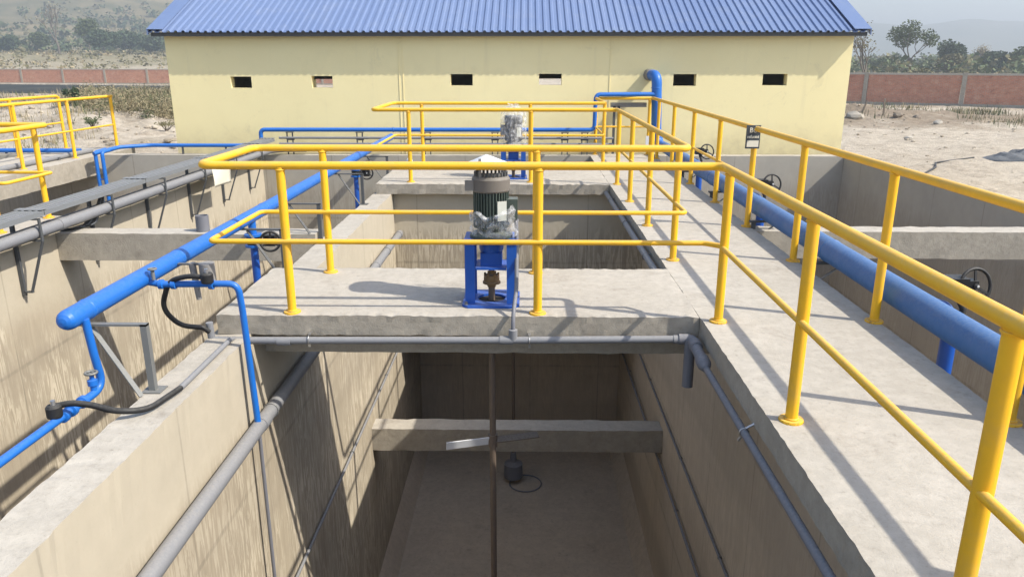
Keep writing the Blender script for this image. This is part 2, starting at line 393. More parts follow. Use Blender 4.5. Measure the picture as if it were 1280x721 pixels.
# ================================================================== THE SETTING
ZF = -5.05     # tank floor
GZ = -1.2      # ground outside the tanks
def smooth(a, b, x): t = min(1, max(0, (x - a) / (b - a))); return t * t * (3 - 2 * t)
def hgt(x, y):
    d = math.hypot(x, y); z = GZ
    p = Vector((x, y, 0))
    if y > 14.5:
        k = smooth(14.5, 18, y)
        z += k * .10 * noise.noise(p * .35) + k * .07 * noise.noise(p * 1.3)
        z += k * smooth(200, 20, d) * .05 * noise.noise(p * 3.3)
    az = x / max(y, 1.0)
    if x < 0 and y > 16:      # spoil heaps beside the left walkway
        for (mx, my, h, r) in ((-17.5, 30, .75, 4.5), (-22, 34, .6, 5), (-13.2, 25.5, .35, 3), (-30, 44, .8, 7), (-18, 40, .7, 5)):
            q = ((x - mx) ** 2 + (y - my) ** 2) / (r * r)
            if q < 6: z += h * math.exp(-q) * (1 + .5 * noise.noise(p * .9))
    if x > 0 and y > 16:
        for (mx, my, h, r) in ((15.5, 39, .45, 2.5), (20, 38, .25, 4), (17, 44, .25, 6), (9.6, 18.6, .18, 1.4)):
            q = ((x - mx) ** 2 + (y - my) ** 2) / (r * r)
            if q < 6: z += h * math.exp(-q) * (1 + .6 * noise.noise(p * 1.1))
    lf = smooth(-.22, -.40, az) if y > 0 else 0
    z += lf * (smooth(112, 300, d) * 5.2 + smooth(290, 760, d) * 62 * (1 + .35 * noise.noise(p * .004)) + smooth(250, 500, d) * 7 * noise.noise(p * .013))
    z += (1 - lf) * smooth(250, 900, d) * 1.5 * noise.noise(p * .01)
    return z
def axis_ticks(lo, hi, dense, keep):
    t = []; a = dense[0]
    while a <= dense[1]: t.append(a); a += dense[2]
    st = dense[2]; a = dense[1]
    while a < hi: st *= 1.11; a += st; t.append(a)
    st = dense[2]; a = dense[0]
    while a > lo: st *= 1.11; a -= st; t.append(a)
    t = [q for q in t if all(abs(q - k) > .25 for k in keep)] + list(keep)
    return sorted(t)
GX = axis_ticks(-5000, 5000, (-34, 34, .5), (-11.9, 5.95)); GY = axis_ticks(-300, 6000, (-2, 60, .5), (-1.6, 14.05))
gm = MB(); nX = len(GX)
gm.v = [(x, y, hgt(x, y)) for y in GY for x in GX]
for j in range(len(GY) - 1):
    for i in range(nX - 1):
        if -11.95 < (GX[i] + GX[i + 1]) / 2 < 5.95 and -1.65 < (GY[j] + GY[j + 1]) / 2 < 14.05: continue
        a = j * nX + i; gm.f.append((a, a + 1, a + nX + 1, a + nX))
gm.sm = [True] * len(gm.f)
tag(gm.build('ground', 'ground'), kind='structure')

# far mountains across the right of the view
mm = MB(); NA, NR = 160, 10
for r in range(NR + 1):
    d = 1150 + r * 75
    for i in range(NA + 1):
        a = -.55 + 1.5 * i / NA; x, y = d * sin(a), d * cos(a)
        ridge = 70 + 16 * noise.noise(V(a * 5.1, 2.3, 0)) + 8 * noise.noise(V(a * 17, 7, 0)) + 2 * noise.noise(V(a * 60, 1, 0))
        mm.v.append((x, y, GZ - 2 + ridge * sin(pi * .5 * min(1, r / 7)) * (1.0 if r <= 7 else 1 - (r - 7) * .1) + 6 * noise.noise(V(x * .01, y * .01, 0)) * (r > 0)))
for r in range(NR):
    for i in range(NA):
        a = r * (NA + 1) + i; mm.f.append((a, a + 1, a + NA + 2, a + NA + 1))
mm.sm = [True] * len(mm.f)
tag(mm.build('mountains', 'hill'), kind='structure')

# dark lined pond beyond the left spoil heaps
pm = MB(); pts = [(-78, 60), (-52, 62), (-33, 60), (-29, 68), (-37, 84), (-60, 90), (-85, 90)]
pm.add([(x, y, GZ + .22) for x, y in pts], [tuple(range(len(pts)))])
tag(pm.build('pond', 'liner'), kind='structure')
rim = MB(); rp = [(x, y, GZ + .2) for x, y in pts] + [(pts[0][0], pts[0][1], GZ + .2)]
rim.tube(fillet(rp, 3, 4), .18, 8); tag(rim.build('pond_bank', 'ground'), kind='structure')

# ------------------------------------------------------------------ tank concrete
fl = rough(-11.6, 5.8, -1.4, 13.95, ZF - .2, ZF, .5, .5, .2, .012, 2).build('tank_floor', 'floor'); tag(fl, kind='structure')
def wall(m, label, mat='wall', top='top', zt=None):
    o = m.build('tank_wall', mat); tag(o, label, 'wall', 'cast concrete tank walls')
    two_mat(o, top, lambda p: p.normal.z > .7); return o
wall(rough(-2.13, -1.87, -1.2, 13.9, ZF, -.14, .13, .05, .3, .007), 'sunlit concrete wall with a pale ledge along the left of the open tank')
wall(rough(1.70, 2.0, -1.2, 13.9, ZF, -.14, .15, .3, .35, .006), 'shaded concrete wall under the edge of the railed walkway', 'wallshade')
wall(rough(-5.05, -4.80, -1.2, 13.9, ZF, 0, .13, .15, .3, .008), 'beige concrete wall below the grey cable tray on the left')
wall(rough(5.75, 6.0, -1.2, 14.149, ZF, 0, .13, .2, .35, .007), 'outer concrete wall in shadow beside the sandy yard', 'wallgrey')
wall(rough(-11.85, 5.748, 13.9, 14.15, ZF, 0, .2, .13, .35, .007), 'long concrete end wall running in front of the yellow building', 'wallgrey')
wall(rough(-1.868, 1.698, 12.7, 12.95, ZF, -.142, .3, .13, .35, .007), 'concrete partition wall under the far bridge slab', 'wallshade')
wall(rough(-12.0, 5.748, -1.45, -1.2, ZF, -.142, .5, .13, .5, .007), 'near concrete end wall below the viewpoint')
wall(rough(-11.85, -11.6, -1.2, 13.898, ZF, 0, .13, .4, .5, .007), 'outermost concrete tank wall at far left')
# haunch at the foot of the main tank walls
for sgn, x0, lab in ((1, -1.868, 'sloping concrete haunch along the left foot of the open tank'), (-1, 1.698, 'sloping concrete haunch along the right foot of the open tank')):
    h = MB(); h.add([(x0, -1.19, ZF + .3), (x0 + sgn * .17, -1.19, ZF + .001), (x0, -1.19, ZF + .001), (x0, 12.69, ZF + .3), (x0 + sgn * .17, 12.69, ZF + .001), (x0, 12.69, ZF + .001)],
                    [(0, 1, 4, 3), (0, 2, 1), (3, 4, 5)])
    tag(h.build('wall_haunch', 'floor'), lab, 'haunch')
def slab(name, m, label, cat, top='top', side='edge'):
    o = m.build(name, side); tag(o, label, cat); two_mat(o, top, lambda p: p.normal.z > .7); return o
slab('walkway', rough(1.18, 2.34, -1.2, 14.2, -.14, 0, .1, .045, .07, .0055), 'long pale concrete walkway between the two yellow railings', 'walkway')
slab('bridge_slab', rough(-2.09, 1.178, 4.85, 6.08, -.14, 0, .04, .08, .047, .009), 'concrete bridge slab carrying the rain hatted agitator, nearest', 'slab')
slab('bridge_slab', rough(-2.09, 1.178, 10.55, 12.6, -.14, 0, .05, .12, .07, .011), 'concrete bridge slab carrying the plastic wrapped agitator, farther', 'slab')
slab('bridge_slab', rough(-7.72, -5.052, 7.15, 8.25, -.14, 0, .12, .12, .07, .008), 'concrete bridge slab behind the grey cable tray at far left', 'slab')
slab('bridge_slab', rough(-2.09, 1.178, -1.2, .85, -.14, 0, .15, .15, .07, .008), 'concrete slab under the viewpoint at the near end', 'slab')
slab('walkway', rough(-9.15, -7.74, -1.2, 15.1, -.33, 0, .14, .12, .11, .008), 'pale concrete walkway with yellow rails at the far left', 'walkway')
def beam(m, label):
    o = m.build('cross_beam', 'beam'); tag(o, label, 'beam', 'concrete cross beams'); two_mat(o, 'top', lambda p: p.normal.z > .7); return o
beam(rough(-1.868, 1.698, 5.10, 5.32, -.36, -.142, .1, .1, .07, .008), 'shaded downstand beam below the nearest bridge slab')
wall(rough(-1.868, 1.698, 10.69, 10.87, -2.3, -.142, .1, .09, .2, .006), 'part lit baffle wall hanging below the farther bridge slab')
beam(rough(-1.868, 1.698, 8.42, 8.70, -2.97, -2.68, .1, .09, .09, .01), 'low concrete beam spanning deep inside the open tank')
beam(rough(-4.80, -2.132, 7.52, 7.79, -.32, -.04, .1, .09, .09, .008), 'concrete beam spanning the left tank beside the blue pipe')
beam(rough(2.002, 5.748, 7.6, 7.86, -.29, -.01, .1, .09, .09, .008), 'concrete beam spanning the right hand tank behind the blue pipe')

# ================================================================== BUILDING
BY = 14.6
bld = thing('pump_house', (-.35, BY, GZ), 'long yellow rendered building with six small vents and a blue roof', 'building')
XL, XR, ZT = -6.65, 5.95, 2.12; BD = 6.2; TH = .2
vents = [(-5.5, -5.11, 1.16, 1.365), (-3.98, -3.59, 1.165, 1.375), (-1.39, -.98, 1.205, 1.41), (.25, .67, 1.215, 1.415), (2.73, 3.15, 1.20, 1.41), (4.37, 4.82, 1.21, 1.415)]
def wall_with_holes(y0, y1, holes, name, label):
    m = MB(); xs = sorted({XL, XR} | {h[0] for h in holes} | {h[1] for h in holes})
    for a, b in zip(xs[:-1], xs[1:]):
        hs = [h for h in holes if h[0] <= a + 1e-6 and h[1] >= b - 1e-6]
        if not hs: m.box(a, b, y0, y1, GZ - .3, ZT)
        else: m.box(a, b, y0, y1, GZ - .3, hs[0][2]); m.box(a, b, y0, y1, hs[0][3], ZT)
    o = m.build(name, 'plaster', bld)
    if label: o['label'] = label
    return o
wall_with_holes(BY, BY + TH, vents, 'front_wall', None)
wall_with_holes(BY + BD - TH, BY + BD, [(-5.55, -4.95, .8, 1.185), (.35, .98, .8, 1.20)], 'rear_wall', None)
for x0, x1 in ((XL, XL + TH), (XR - TH, XR)):
    m = MB(); zr = ZT + (BD / 2) * math.tan(RAD(24))
    p = [(BY + TH, GZ - .3), (BY + BD - TH, GZ - .3), (BY + BD - TH, ZT + TH * .44), (BY + BD / 2, zr - .05), (BY + TH, ZT + TH * .44)]
    m.add([(x0, y, z) for y, z in p] + [(x1, y, z) for y, z in p], [(4, 3, 2, 1, 0), (5, 6, 7, 8, 9)] + [(i, (i + 1) % 5, 5 + (i + 1) % 5, 5 + i) for i in range(5)])
    m.build('gable_wall', 'plaster', bld)
MB().box(XL + TH, XR - TH, BY + TH, BY + BD - TH, GZ - .1, GZ + .05).build('floor_slab', 'edge', bld)
# corrugated roof
def corrugated(side):
    m = MB(); pitch = .136; x0, x1 = XL - .17, XR + .17; prof = []; x = x0; sl = RAD(24)
    while x < x1:
        for dx, dz in ((0, 0), (.055, 0), (.075, .028), (.115, .028)):
            if x + dx <= x1: prof.append((x + dx, dz))
        x += pitch
    ye = BY - .25; yr = BY + BD / 2; ze = ZT + .02; zr = ze + (yr - ye) * math.tan(sl)
    rows = [(ye, ze), ((ye + yr) / 2, (ze + zr) / 2), (yr, zr)]
    if side: rows = [(2 * yr - y, z) for y, z in rows]
    n = len(prof)
    for y, z in rows:
        for px, dz in prof: m.v.append((px, y, z + dz + .004 * noise.noise(V(px * 3, y, 0))))
    for r in range(2):
        for i in range(n - 1):
            a = r * n + i; q = (a, a + 1, a + n + 1, a + n); m.f.append(q if not side else q[::-1])
    m.sm = [False] * len(m.f); return m, ye, ze, yr, zr
m, ye, ze, yr, zr = corrugated(0); roof = m.build('roof', 'roof', bld)
sd = roof.modifiers.new('thick', 'SOLIDIFY'); sd.thickness = .012; sd.offset = -1
m2 = corrugated(1)[0]; m2.build('rear_roof', 'roof', bld)
MB().box(XL - .15, XR + .15, ye + .06, ye + .10, ze - .07, ze - .002).build('eave_purlin', 'steeldark', roof)
for x0 in (XL - .19, XR + .172):
    m = MB(); sl = math.tan(RAD(24)); q = [(ye - .01, ze - .05), (ye - .01, ze + .045), (yr, zr + .045), (yr, zr - .05)]
    m.add([(x0, y, z) for y, z in q] + [(x0 + .02, y, z) for y, z in q], [(0, 1, 2, 3), (7, 6, 5, 4)] + [(i, i + 4, (i + 1) % 4 + 4, (i + 1) % 4) for i in range(4)])
    m.build('verge_trim', 'roof', roof)
    f0, f1 = (x0, x0 + .30) if x0 < 0 else (x0 - .28, x0 + .02)
    m = MB(); q = [(ye - .012, ze + .047), (yr, zr + .047)]; m.add([(x, y, z + dz) for dz in (0, .006) for y, z in q for x in (f0, f1)], [(0, 2, 3, 1), (4, 5, 7, 6), (0, 1, 5, 4), (0, 4, 6, 2), (1, 3, 7, 5)]); m.build('verge_flashing', 'roof', roof)
MB().tube([(XL - .19, yr, zr + .05), (XR + .19, yr, zr + .05)], .09, 10).build('ridge_cap', 'roof', roof)
# plaster crack ridges / service riser marks on the facade
m = MB()
for x in (-2.35, -2.28, 1.55): MB().box(x, x + .012, BY - .008, BY + .01, -.3, ZT - .05).build('plaster_seam', 'plaster', bld)

# ================================================================== PERIMETER BRICK WALLS
def brick_wall(a, b, label, h=1.95, n=None):
    a, b = Vector((*a, 0)), Vector((*b, 0)); L = (b - a).length; ang = math.atan2(b.y - a.y, b.x - a.x)
    t = thing('brick_wall', (a.x, a.y, GZ), label, 'wall', 'brick perimeter walls', ang); n = n or max(1, int(round(L / 5.7))); st = L / n
    for i in range(n):
        local(MB().box(i * st + .14, (i + 1) * st - .14, -.07, .07, .18, h).build('brick_panel', 'brick'), t)
        local(MB().box(i * st + .14, (i + 1) * st - .14, -.10, .10, h, h + .12).build('coping', 'top'), t)
    for i in range(n + 1):
        local(MB().box(i * st - .13, i * st + .13, -.13, .13, -.3, h + .16).build('pillar', 'edge'), t)
    local(MB().box(.14, L - .14, -.11, .11, -.3, .18).build('footing', 'edge'), t)
    return t
brick_wall((-92, 101.5), (-8, 94.5), 'sunlit red brick perimeter wall with pale posts behind the pond', 1.75)
brick_wall((7.9, 62.1), (58.5, 34.3), 'shaded purplish brick perimeter wall across the sandy yard at right')

# ================================================================== YELLOW RAILINGS
def railing(name, label, top, mid, posts, r=.027, loc=None, bend=.09):
    t = thing(name, loc or (posts[0][0], posts[0][1], 0), label, 'railing')
    MB().tube(fillet(top, bend, 6), r, 14).build('top_rail', 'yellow', t)
    for md in mid: MB().tube(fillet(md, bend * .6, 5), .0175, 10).build('mid_rail', 'yellow', t)
    for (x, y) in posts:
        p = MB().tube([(x, y, .008), (x, y, .99)], .029, 14, False).build('post', 'yellow', t)
        MB().lathe([(.0, .012), (.056, .012), (.058, .006), (.058, -.006)], (x, y, 0), seg=18).build('base_plate', 'yellowbase', p)
        MB().torus((x, y, .016), (0, 0, 1), .030, .006, 18, 6).build('weld_bead', 'yellowbase', p)
        MB().torus((x, y, .972), (0, 0, 1), .030, .005, 18, 6).build('weld_bead', 'yellow', p)
    return t
railing('railing', 'yellow railing around the slab of the rain hatted agitator', 
        [(1.0, 4.92, 1), (-2.12, 4.92, 1), (-2.12, 5.95, 1), (1.27, 5.95, 1), (1.27, 6.2, 1)],
        [[(1.05, 4.90, .5), (-2.10, 4.90, .5), (-2.10, 5.93, .5), (1.27, 5.93, .5), (1.27, 6.2, .5)]],
        [(-1.59, 4.92), (.09, 4.92), (-1.58, 5.95), (.09, 5.95)])
railing('railing', 'yellow railing along the near left edge of the walkway, closest to the viewer',
        [(1.27, -1.0, 1), (1.27, 4.92, 1), (1.0, 4.92, 1)], [[(1.27, -1.0, .5), (1.27, 4.82, .5), (1.18, 4.9, .5), (1.05, 4.9, .5)]],
        [(1.28, 4.77), (1.28, 3.33), (1.28, 1.89), (1.28, .45)])
railing('railing', 'yellow railing along the walkway edge between the two agitator slabs',
        [(1.27, 6.2, 1), (1.27, 10.75, 1), (1.0, 10.75, 1)], [[(1.27, 6.2, .5), (1.27, 10.73, .5), (1.0, 10.73, .5)]],
        [(1.28, 6.39), (1.28, 7.82), (1.28, 9.24), (1.28, 10.58)])
railing('railing', 'yellow railing around the slab of the plastic wrapped agitator',
        [(1.0, 10.75, 1), (-2.12, 10.75, 1), (-2.12, 12.45, 1), (1.27, 12.45, 1)],
        [[(1.0, 10.73, .5), (-2.10, 10.73, .5), (-2.10, 12.43, .5), (1.27, 12.43, .5)]],
        [(-1.62, 10.75), (.08, 10.75), (-1.66, 12.45), (.08, 12.45)])
railing('railing', 'long yellow railing on the right edge of the walkway beside the big blue pipe',
        [(2.31, -1.0, 1), (2.31, 14.12, 1), (1.27, 14.12, 1), (1.27, 12.45, 1)], [[(2.31, -1.0, .5), (2.31, 14.1, .5), (1.27, 14.1, .5), (1.27, 12.45, .5)]],
        [(2.31, 1.88), (2.31, 3.33), (2.31, 4.79), (2.31, 6.38), (2.31, 7.8), (2.31, 9.2), (2.31, 10.65), (2.31, 12.1), (2.31, 13.5), (1.28, 14.1), (1.28, 12.62), (2.24, 14.1)])
railing('railing', 'yellow railing loop standing behind the cable tray at the left edge',
        [(-7.6, 7.35, 1), (-5.06, 7.35, 1), (-5.06, 8.12, 1), (-7.6, 8.12, 1)], [[(-7.6, 7.33, .5), (-5.08, 7.33, .5), (-5.08, 8.1, .5), (-7.6, 8.1, .5)]],
        [(-5.22, 8.12), (-5.24, 7.35), (-6.9, 7.35), (-6.9, 8.12)])
railing('railing', 'yellow railing on the near side of the far left walkway',
        [(-7.95, 1.0, 1), (-7.95, 14.9, 1)], [[(-7.95, 1.0, .47), (-7.95, 14.86, .47)]], [(-7.95, 14.85 - 1.45 * i) for i in range(8)])
railing('railing', 'yellow railing on the outer side of the far left walkway',
        [(-9.0, 1.0, 1), (-9.0, 14.92, 1), (-9.0, 14.92, .8)], [[(-9.0, 1.0, .5), (-9.0, 14.88, .5)]], [(-9.0, 14.92 - 1.45 * i) for i in range(8)])

# ================================================================== AGITATORS
def agitator(loc, label, wrapped):
    t = thing('agitator', loc, label, 'agitator', 'tank agitators'); P = lambda m, n, mt, par=None: local(m.build(n, mt), par or t)
    # base plate ring with a shaft hole
    m = MB(); n = 28; hx = .2; R0 = .10; zt = .018
    for k in range(n):
        a0, a1 = 2 * pi * k / n, 2 * pi * (k + 1) / n
        def sq(a): s = 1 / max(abs(cos(a)), abs(sin(a))); return (hx * s * cos(a), hx * s * sin(a))
        i0, i1 = (R0 * cos(a0), R0 * sin(a0)), (R0 * cos(a1), R0 * sin(a1)); o0, o1 = sq(a0), sq(a1)
        m.add([(*i0, zt), (*o0, zt), (*o1, zt), (*i1, zt), (*i0, .001), (*o0, .001), (*o1, .001), (*i1, .001)], [(0, 1, 2, 3), (1, 5, 6, 2), (4, 0, 3, 7)])
    base = P(m, 'base_plate', 'bluedeep')
    P(MB().lathe([(.0, .0025), (.099, .0025)], (0, 0, 0), seg=24), 'hole_shade_disc', 'dark', base)  # flat dark disc on the slab, painting the shade inside the opening
    for x in (-.17, .17):
        for y in (-.17, 0, .17): P(MB().lathe([(0, .04), (.008, .04), (.008, .026), (.014, .026), (.014, .018)], (x, y, 0), seg=6), 'bolt', 'steel', base)
    for sx in (-1, 1):
        for y0, y1 in ((-.14, -.075), (.10, .14)):
            m = MB(); x = sx * .145; m.box(x - .034, x + .034, y0, y0 + .012, .018, .45); m.box(x - .034 if sx < 0 else x + .022, x - .022 if sx < 0 else x + .034, y0 + .012, y1, .018, .45)
            P(m, 'leg', 'bluedeep')
    P(MB().box(-.185, .185, -.15, .15, .45, .468), 'top_plate', 'bluedeep')
    P(MB().box(-.108, .108, -.12, .12, .255, .27), 'shelf_plate', 'bluedeep')
    P(MB().box(-.075, .075, -.07, .07, .27, .36).lathe([(.075, .36), (.085, .38), (.085, .45)], (0, 0, 0)), 'gearbox', 'bluedeep')
    cp = MB().lathe([(.0, .235), (.022, .235), (.022, .20), (.05, .19), (.056, .165), (.056, .145), (.064, .14), (.064, .128), (.03, .125), (.03, .10), (.0, .10)], (0, 0, 0), seg=20)
    for k in range(6): a = k * pi / 3; cp.lathe([(.008, .122), (.008, .205)], (.047 * cos(a), .047 * sin(a), 0), seg=6)
    P(cp, 'coupling', 'brass'); P(MB().tube([(0, 0, .255), (0, 0, .2)], .018), 'drive_spindle', 'steel')
    # motor
    mm_ = 'green' if not wrapped else 'greymotor'
    mot = MB().lathe([(.0, .468), (.15, .468), (.15, .49), (.09, .52), (.10, .53), (.105, .54), (.105, .80), (.0, .80)], (0, 0, 0), seg=28)
    mo = P(mot, 'motor', mm_)
    fin = MB()
    for k in range(36):
        a = 2 * pi * k / 36; c, s = cos(a), sin(a)
        R = Matrix.Rotation(a, 3, 'Z'); fin.box(.10, .124, -.0035, .0035, .54, .795, R)
    P(fin, 'cooling_fin', mm_, mo)
    P(MB().lathe([(.126, .79), (.132, .80), (.132, .875), (.12, .895), (.0, .897)], (0, 0, 0), seg=28), 'fan_cover', 'fan' if not wrapped else 'greymotor', mo)
    P(MB().box(.09, .185, -.06, .05, .60, .74) if not wrapped else MB().box(-.185, -.09, -.06, .05, .62, .76), 'terminal_box', mm_, mo)
    P(MB().box(.005, .07, -.131, -.128, .60, .735, Matrix.Rotation(.35, 3, 'Z')), 'name_plate', 'plate', mo)
    if not wrapped:
        for k in range(10): a = pi * (.55 + .09 * k); pass
        m = MB()
        for k in range(24): a = 2 * pi * k / 24; m.box(.104, .116, -.007, .007, .897, .925, Matrix.Rotation(a, 3, 'Z'))
        P(m, 'vent_grille', 'steeldark', mo)
        P(MB().box(-.175, -.115, -.07, -.045, .80, .87).box(-.078, -.06, -.10, -.082, .85, 1.02), 'hat_bracket', 'grey', mo)
        hat = MB(); hs = 9
        prof = [(.0, 1.035), (.05, 1.013), (.10, .988), (.155, .965)]
        vs = []; fs = []
        for (r, z) in prof:
            for k in range(hs * 3):
                a = 2 * pi * k / (hs * 3); vs.append((r * cos(a) * 1.05 - .03, r * sin(a), z + .010 * sin(3 * a + 1) * r / .15))
        nn = hs * 3
        for i in range(3):
            for k in range(nn): fs.append((i * nn + k, i * nn + (k + 1) % nn, (i + 1) * nn + (k + 1) % nn, (i + 1) * nn + k))
        hat.add(vs, fs, False)
        ho = P(hat, 'rain_hat', 'white', mo); q = ho.modifiers.new('thick', 'SOLIDIFY'); q.thickness = .004
    # shaft below the slab with flat paddles
    zb = -4.85; P(MB().tube([(0, 0, .13), (0, 0, zb)], .024, 12), 'shaft', 'rod')
    if not wrapped:
        for zz, an in ((-1.12, RAD(16)), (-3.4, RAD(80))):
            for s in (1, -1):
                R = Matrix.Rotation(an + (pi if s < 0 else 0), 3, 'Z') @ Matrix.Rotation(RAD(72 if s < 0 else 12), 3, 'X')
                P(MB().box(.02, .36, -.036, .036, -.004, .004, R, (0, 0, zz)), 'paddle', 'white' if (zz > -2 and s < 0) else 'rod')  # sunlit upper blade is coloured white; the other blades keep the shaft tone
            P(MB().lathe([(.0, .05), (.035, .05), (.035, -.05), (.0, -.05)], (0, 0, zz), seg=14), 'paddle_hub', 'rod')
    else:
        P(MB().lathe([(.0, .32), (.045, .32), (.055, .22), (.055, .16), (.15, .12), (.155, -.12), (.12, -.14), (.0, -.14)], (0, 0, zb + .02), seg=20), 'impeller', 'pvcdark')
    # plastic film left on the motor
    f = MB(); prof = []
    if not wrapped:
        zs = [.49, .51, .54, .575, .61, .64, .665]; rs = [.17, .175, .165, .17, .16, .17, .15]
    else:
        zs = [.47, .50, .6, .7, .8, .9, .96, 1.0, 1.03, 1.06]; rs = [.20, .19, .195, .19, .188, .185, .17, .12, .05, .09]
    nn = 40; vs = []
    for i, (r, z) in enumerate(zip(rs, zs)):
        for k in range(nn):
            a = 2 * pi * k / nn; q = V(cos(a) * 2.2, sin(a) * 2.2, z * 7 + (5 if wrapped else 0))
            rr = r * (1 + .10 * noise.noise(q) + .09 * noise.noise(q * 2.7))
            zz = z + (.05 * noise.noise(q * 1.1) if not wrapped else .015 * noise.noise(q)) + (.05 * cos(a - .4) * (i - 2) / 6 if not wrapped else 0)
            vs.append((rr * cos(a) + (.02 if not wrapped else 0), rr * sin(a), max(zz, .475)))
    f.add(vs, [(i * nn + k, i * nn + (k + 1) % nn, (i + 1) * nn + (k + 1) % nn, (i + 1) * nn + k) for i in range(len(zs) - 1) for k in range(nn)], False)
    P(f, 'plastic_wrap', 'film', mo)
    return t
agitator((-.235, 5.22, 0), 'blue framed agitator with dark finned motor under a pale rain hat', False)
agitator((-.17, 11.2, 0), 'blue framed agitator with grey motor bagged in clear plastic film', True)
# flexible conduit from the motor box down to the cross pipe
cd = MB().tube(fillet([(-.06, 5.19, .60), (-.055, 5.14, .42), (-.055, 4.97, .15), (-.075, 4.80, .03), (-.075, 4.785, -.13)], .25, 8), .014, 10).build('motor_cable', 'pvcdark')
tag(cd, 'dark flexible cable hanging from the hatted motor to the cross pipe', 'cable')

hc = MB().torus((.03, 11.12, ZF + .015), (0, 0, 1), .26, .012, 40, 8)
tag(hc.build('hose_coil', 'pvcdark'), 'thin dark hose loop lying on the tank floor around the far impeller', 'hose')
# ================================================================== HANDWHEEL, VALVE, BRACKET PIECES
def wheel(par, c, axis, R=.1, name='handwheel'):
    a = Vector(axis).normalized(); w = MB().torus(c, a, R, .011, 28, 8)
    up = Vector((0, 0, 1)); x = a.cross(up).normalized(); y = a.cross(x); c = Vector(c)
    for k in range(3):
        an = 2 * pi * k / 3 + .5; d = x * cos(an) + y * sin(an); w.bar(c + d * .01, c + d * R, .016, .010, a)
    w.lathe([(.0, .016), (.02, .016), (.02, -.02), (.0, -.02)], c, a, 14)
    o = w.build(name, 'iron', par); MB().lathe([(0, .028), (.009, .028), (.009, .016)], c, a, 10).build('hub_nut', 'chrome', o); return o
def angle_bar(m, a, b, w=.04, t=.005, u=(0, 1, 0)):
    m.bar(a, b, w, t, u); return m

# ================================================================== LEFT BLUE HEADER
hdr = thing('blue_header_pipe', (-2.42, 3.8, .33), 'bright blue air header pipe running along the left ledge on brackets', 'pipe')
HX, HZ, HR = -2.42, .335, .057
MB().tube([(HX, 3.80, HZ), (HX, 13.9, HZ)], HR, 20, False).build('pipe', 'blue', hdr)
MB().lathe([(HR, .0), (HR, -.02), (HR * .93, -.045), (HR * .72, -.066), (HR * .4, -.078), (0, -.082)], (HX, 3.80, HZ), (0, 1, 0), 20).build('end_cap', 'blue', hdr)
for y in (3.95, 5.1, 6.9, 9.1, 11.4): MB().lathe([(HR, -.012), (HR + .003, -.006), (HR + .003, .006), (HR, .012)], (HX, y, HZ), (0, 1, 0), 20).build('weld_band', 'blue', hdr)
# near branch: down, elbow, then along the ledge towards the viewer
nb = MB().tube(fillet([(-2.37, 3.84, HZ - .02), (-2.365, 3.86, .10), (-2.365, 3.9, -.105), (-2.385, 3.7, -.115), (-2.405, 3.05, -.115), (-2.41, -1.0, -.115)], .10, 8), .022, 14).build('near_branch', 'blue', hdr)
for y in (3.72, 3.62, 3.55): MB().lathe([(.022, -.018), (.034, -.014), (.034, .014), (.022, .018)], (-2.385 - (3.7 - y) * .03, y, -.115), (0, 1, 0), 14).build('union_nut', 'blue', nb)
MB().tube([(-2.375, 3.82, -.11), (-2.375, 3.82, -.03)], .017, 12).lathe([(.0, .0), (.026, .0), (.026, .03), (.012, .035), (.012, .06)], (-2.375, 3.82, -.06)).build('valve_body', 'blue', nb)
tw = MB().torus((-2.375, 3.82, .012), (0, 0, 1), .03, .007, 16, 6); tw.bar((-2.405, 3.82, .012), (-2.345, 3.82, .012), .009, .006); tw.bar((-2.375, 3.79, .012), (-2.375, 3.85, .012), .009, .006)
tw.build('valve_tap', 'steel', nb)
# second branch over the wall and down into the tank
b2 = MB().tube(fillet([(HX, 4.58, HZ - .02), (-2.30, 4.58, .295), (-1.82, 4.60, .295), (-1.815, 4.62, .1), (-1.80, 4.64, -.69)], .07, 7), .021, 14).build('drop_branch', 'blue', hdr)
for x in (-2.30, -2.22, -1.98): MB().lathe([(.021, -.016), (.031, -.013), (.031, .013), (.021, .016)], (x, 4.58, .295), (1, 0, 0), 14).build('union_nut', 'blue', b2)
tw = MB().torus((-2.335, 4.56, .40), (0, 0, 1), .024, .006, 14, 6); tw.bar((-2.36, 4.56, .40), (-2.31, 4.56, .40), .009, .006); tw.lathe([(.012, -.07), (.012, .0)], (-2.335, 4.56, .40)); tw.build('valve_tap', 'steel', b2)
pd = MB().tube([(-1.80, 4.645, -.66), (-1.80, 4.66, -5.0)], .013, 10).build('drop_pipe', 'pvcdark', hdr); pd['label'] = 'thin grey pipe continuing down the tank wall'
for y in (6.58, 10.84):     # butterfly valves below the header
    v = MB().tube([(HX, y, HZ), (HX, y, .15)], .034, 16).build('valve_neck', 'blue', hdr)
    MB().lathe([(.0, .0), (.075, .0), (.075, .02), (.0, .02)], (HX, y, .155)).build('flange', 'blue', v)
    MB().lathe([(.0, .0), (.075, .0), (.075, .02), (.0, .02)], (HX, y, .06)).build('flange', 'blue', v)
    MB().lathe([(.055, .08), (.06, .10), (.06, .135), (.055, .155)], (HX, y, 0)).build('valve_disc_body', 'black', v)
    MB().tube([(HX, y, .06), (HX, y, -4.6)], .034, 16).build('drop_pipe', 'bluedeep', v)
    MB().tube([(HX + .05, y, .115), (HX + .13, y + .02, .115)], .014).box(HX + .10, HX + .20, y - .035, y + .055, .07, .165).build('gearbox', 'iron', v)
    wheel(v, (HX + .17, y - .06, .12), (.25, -1, .1), .085)
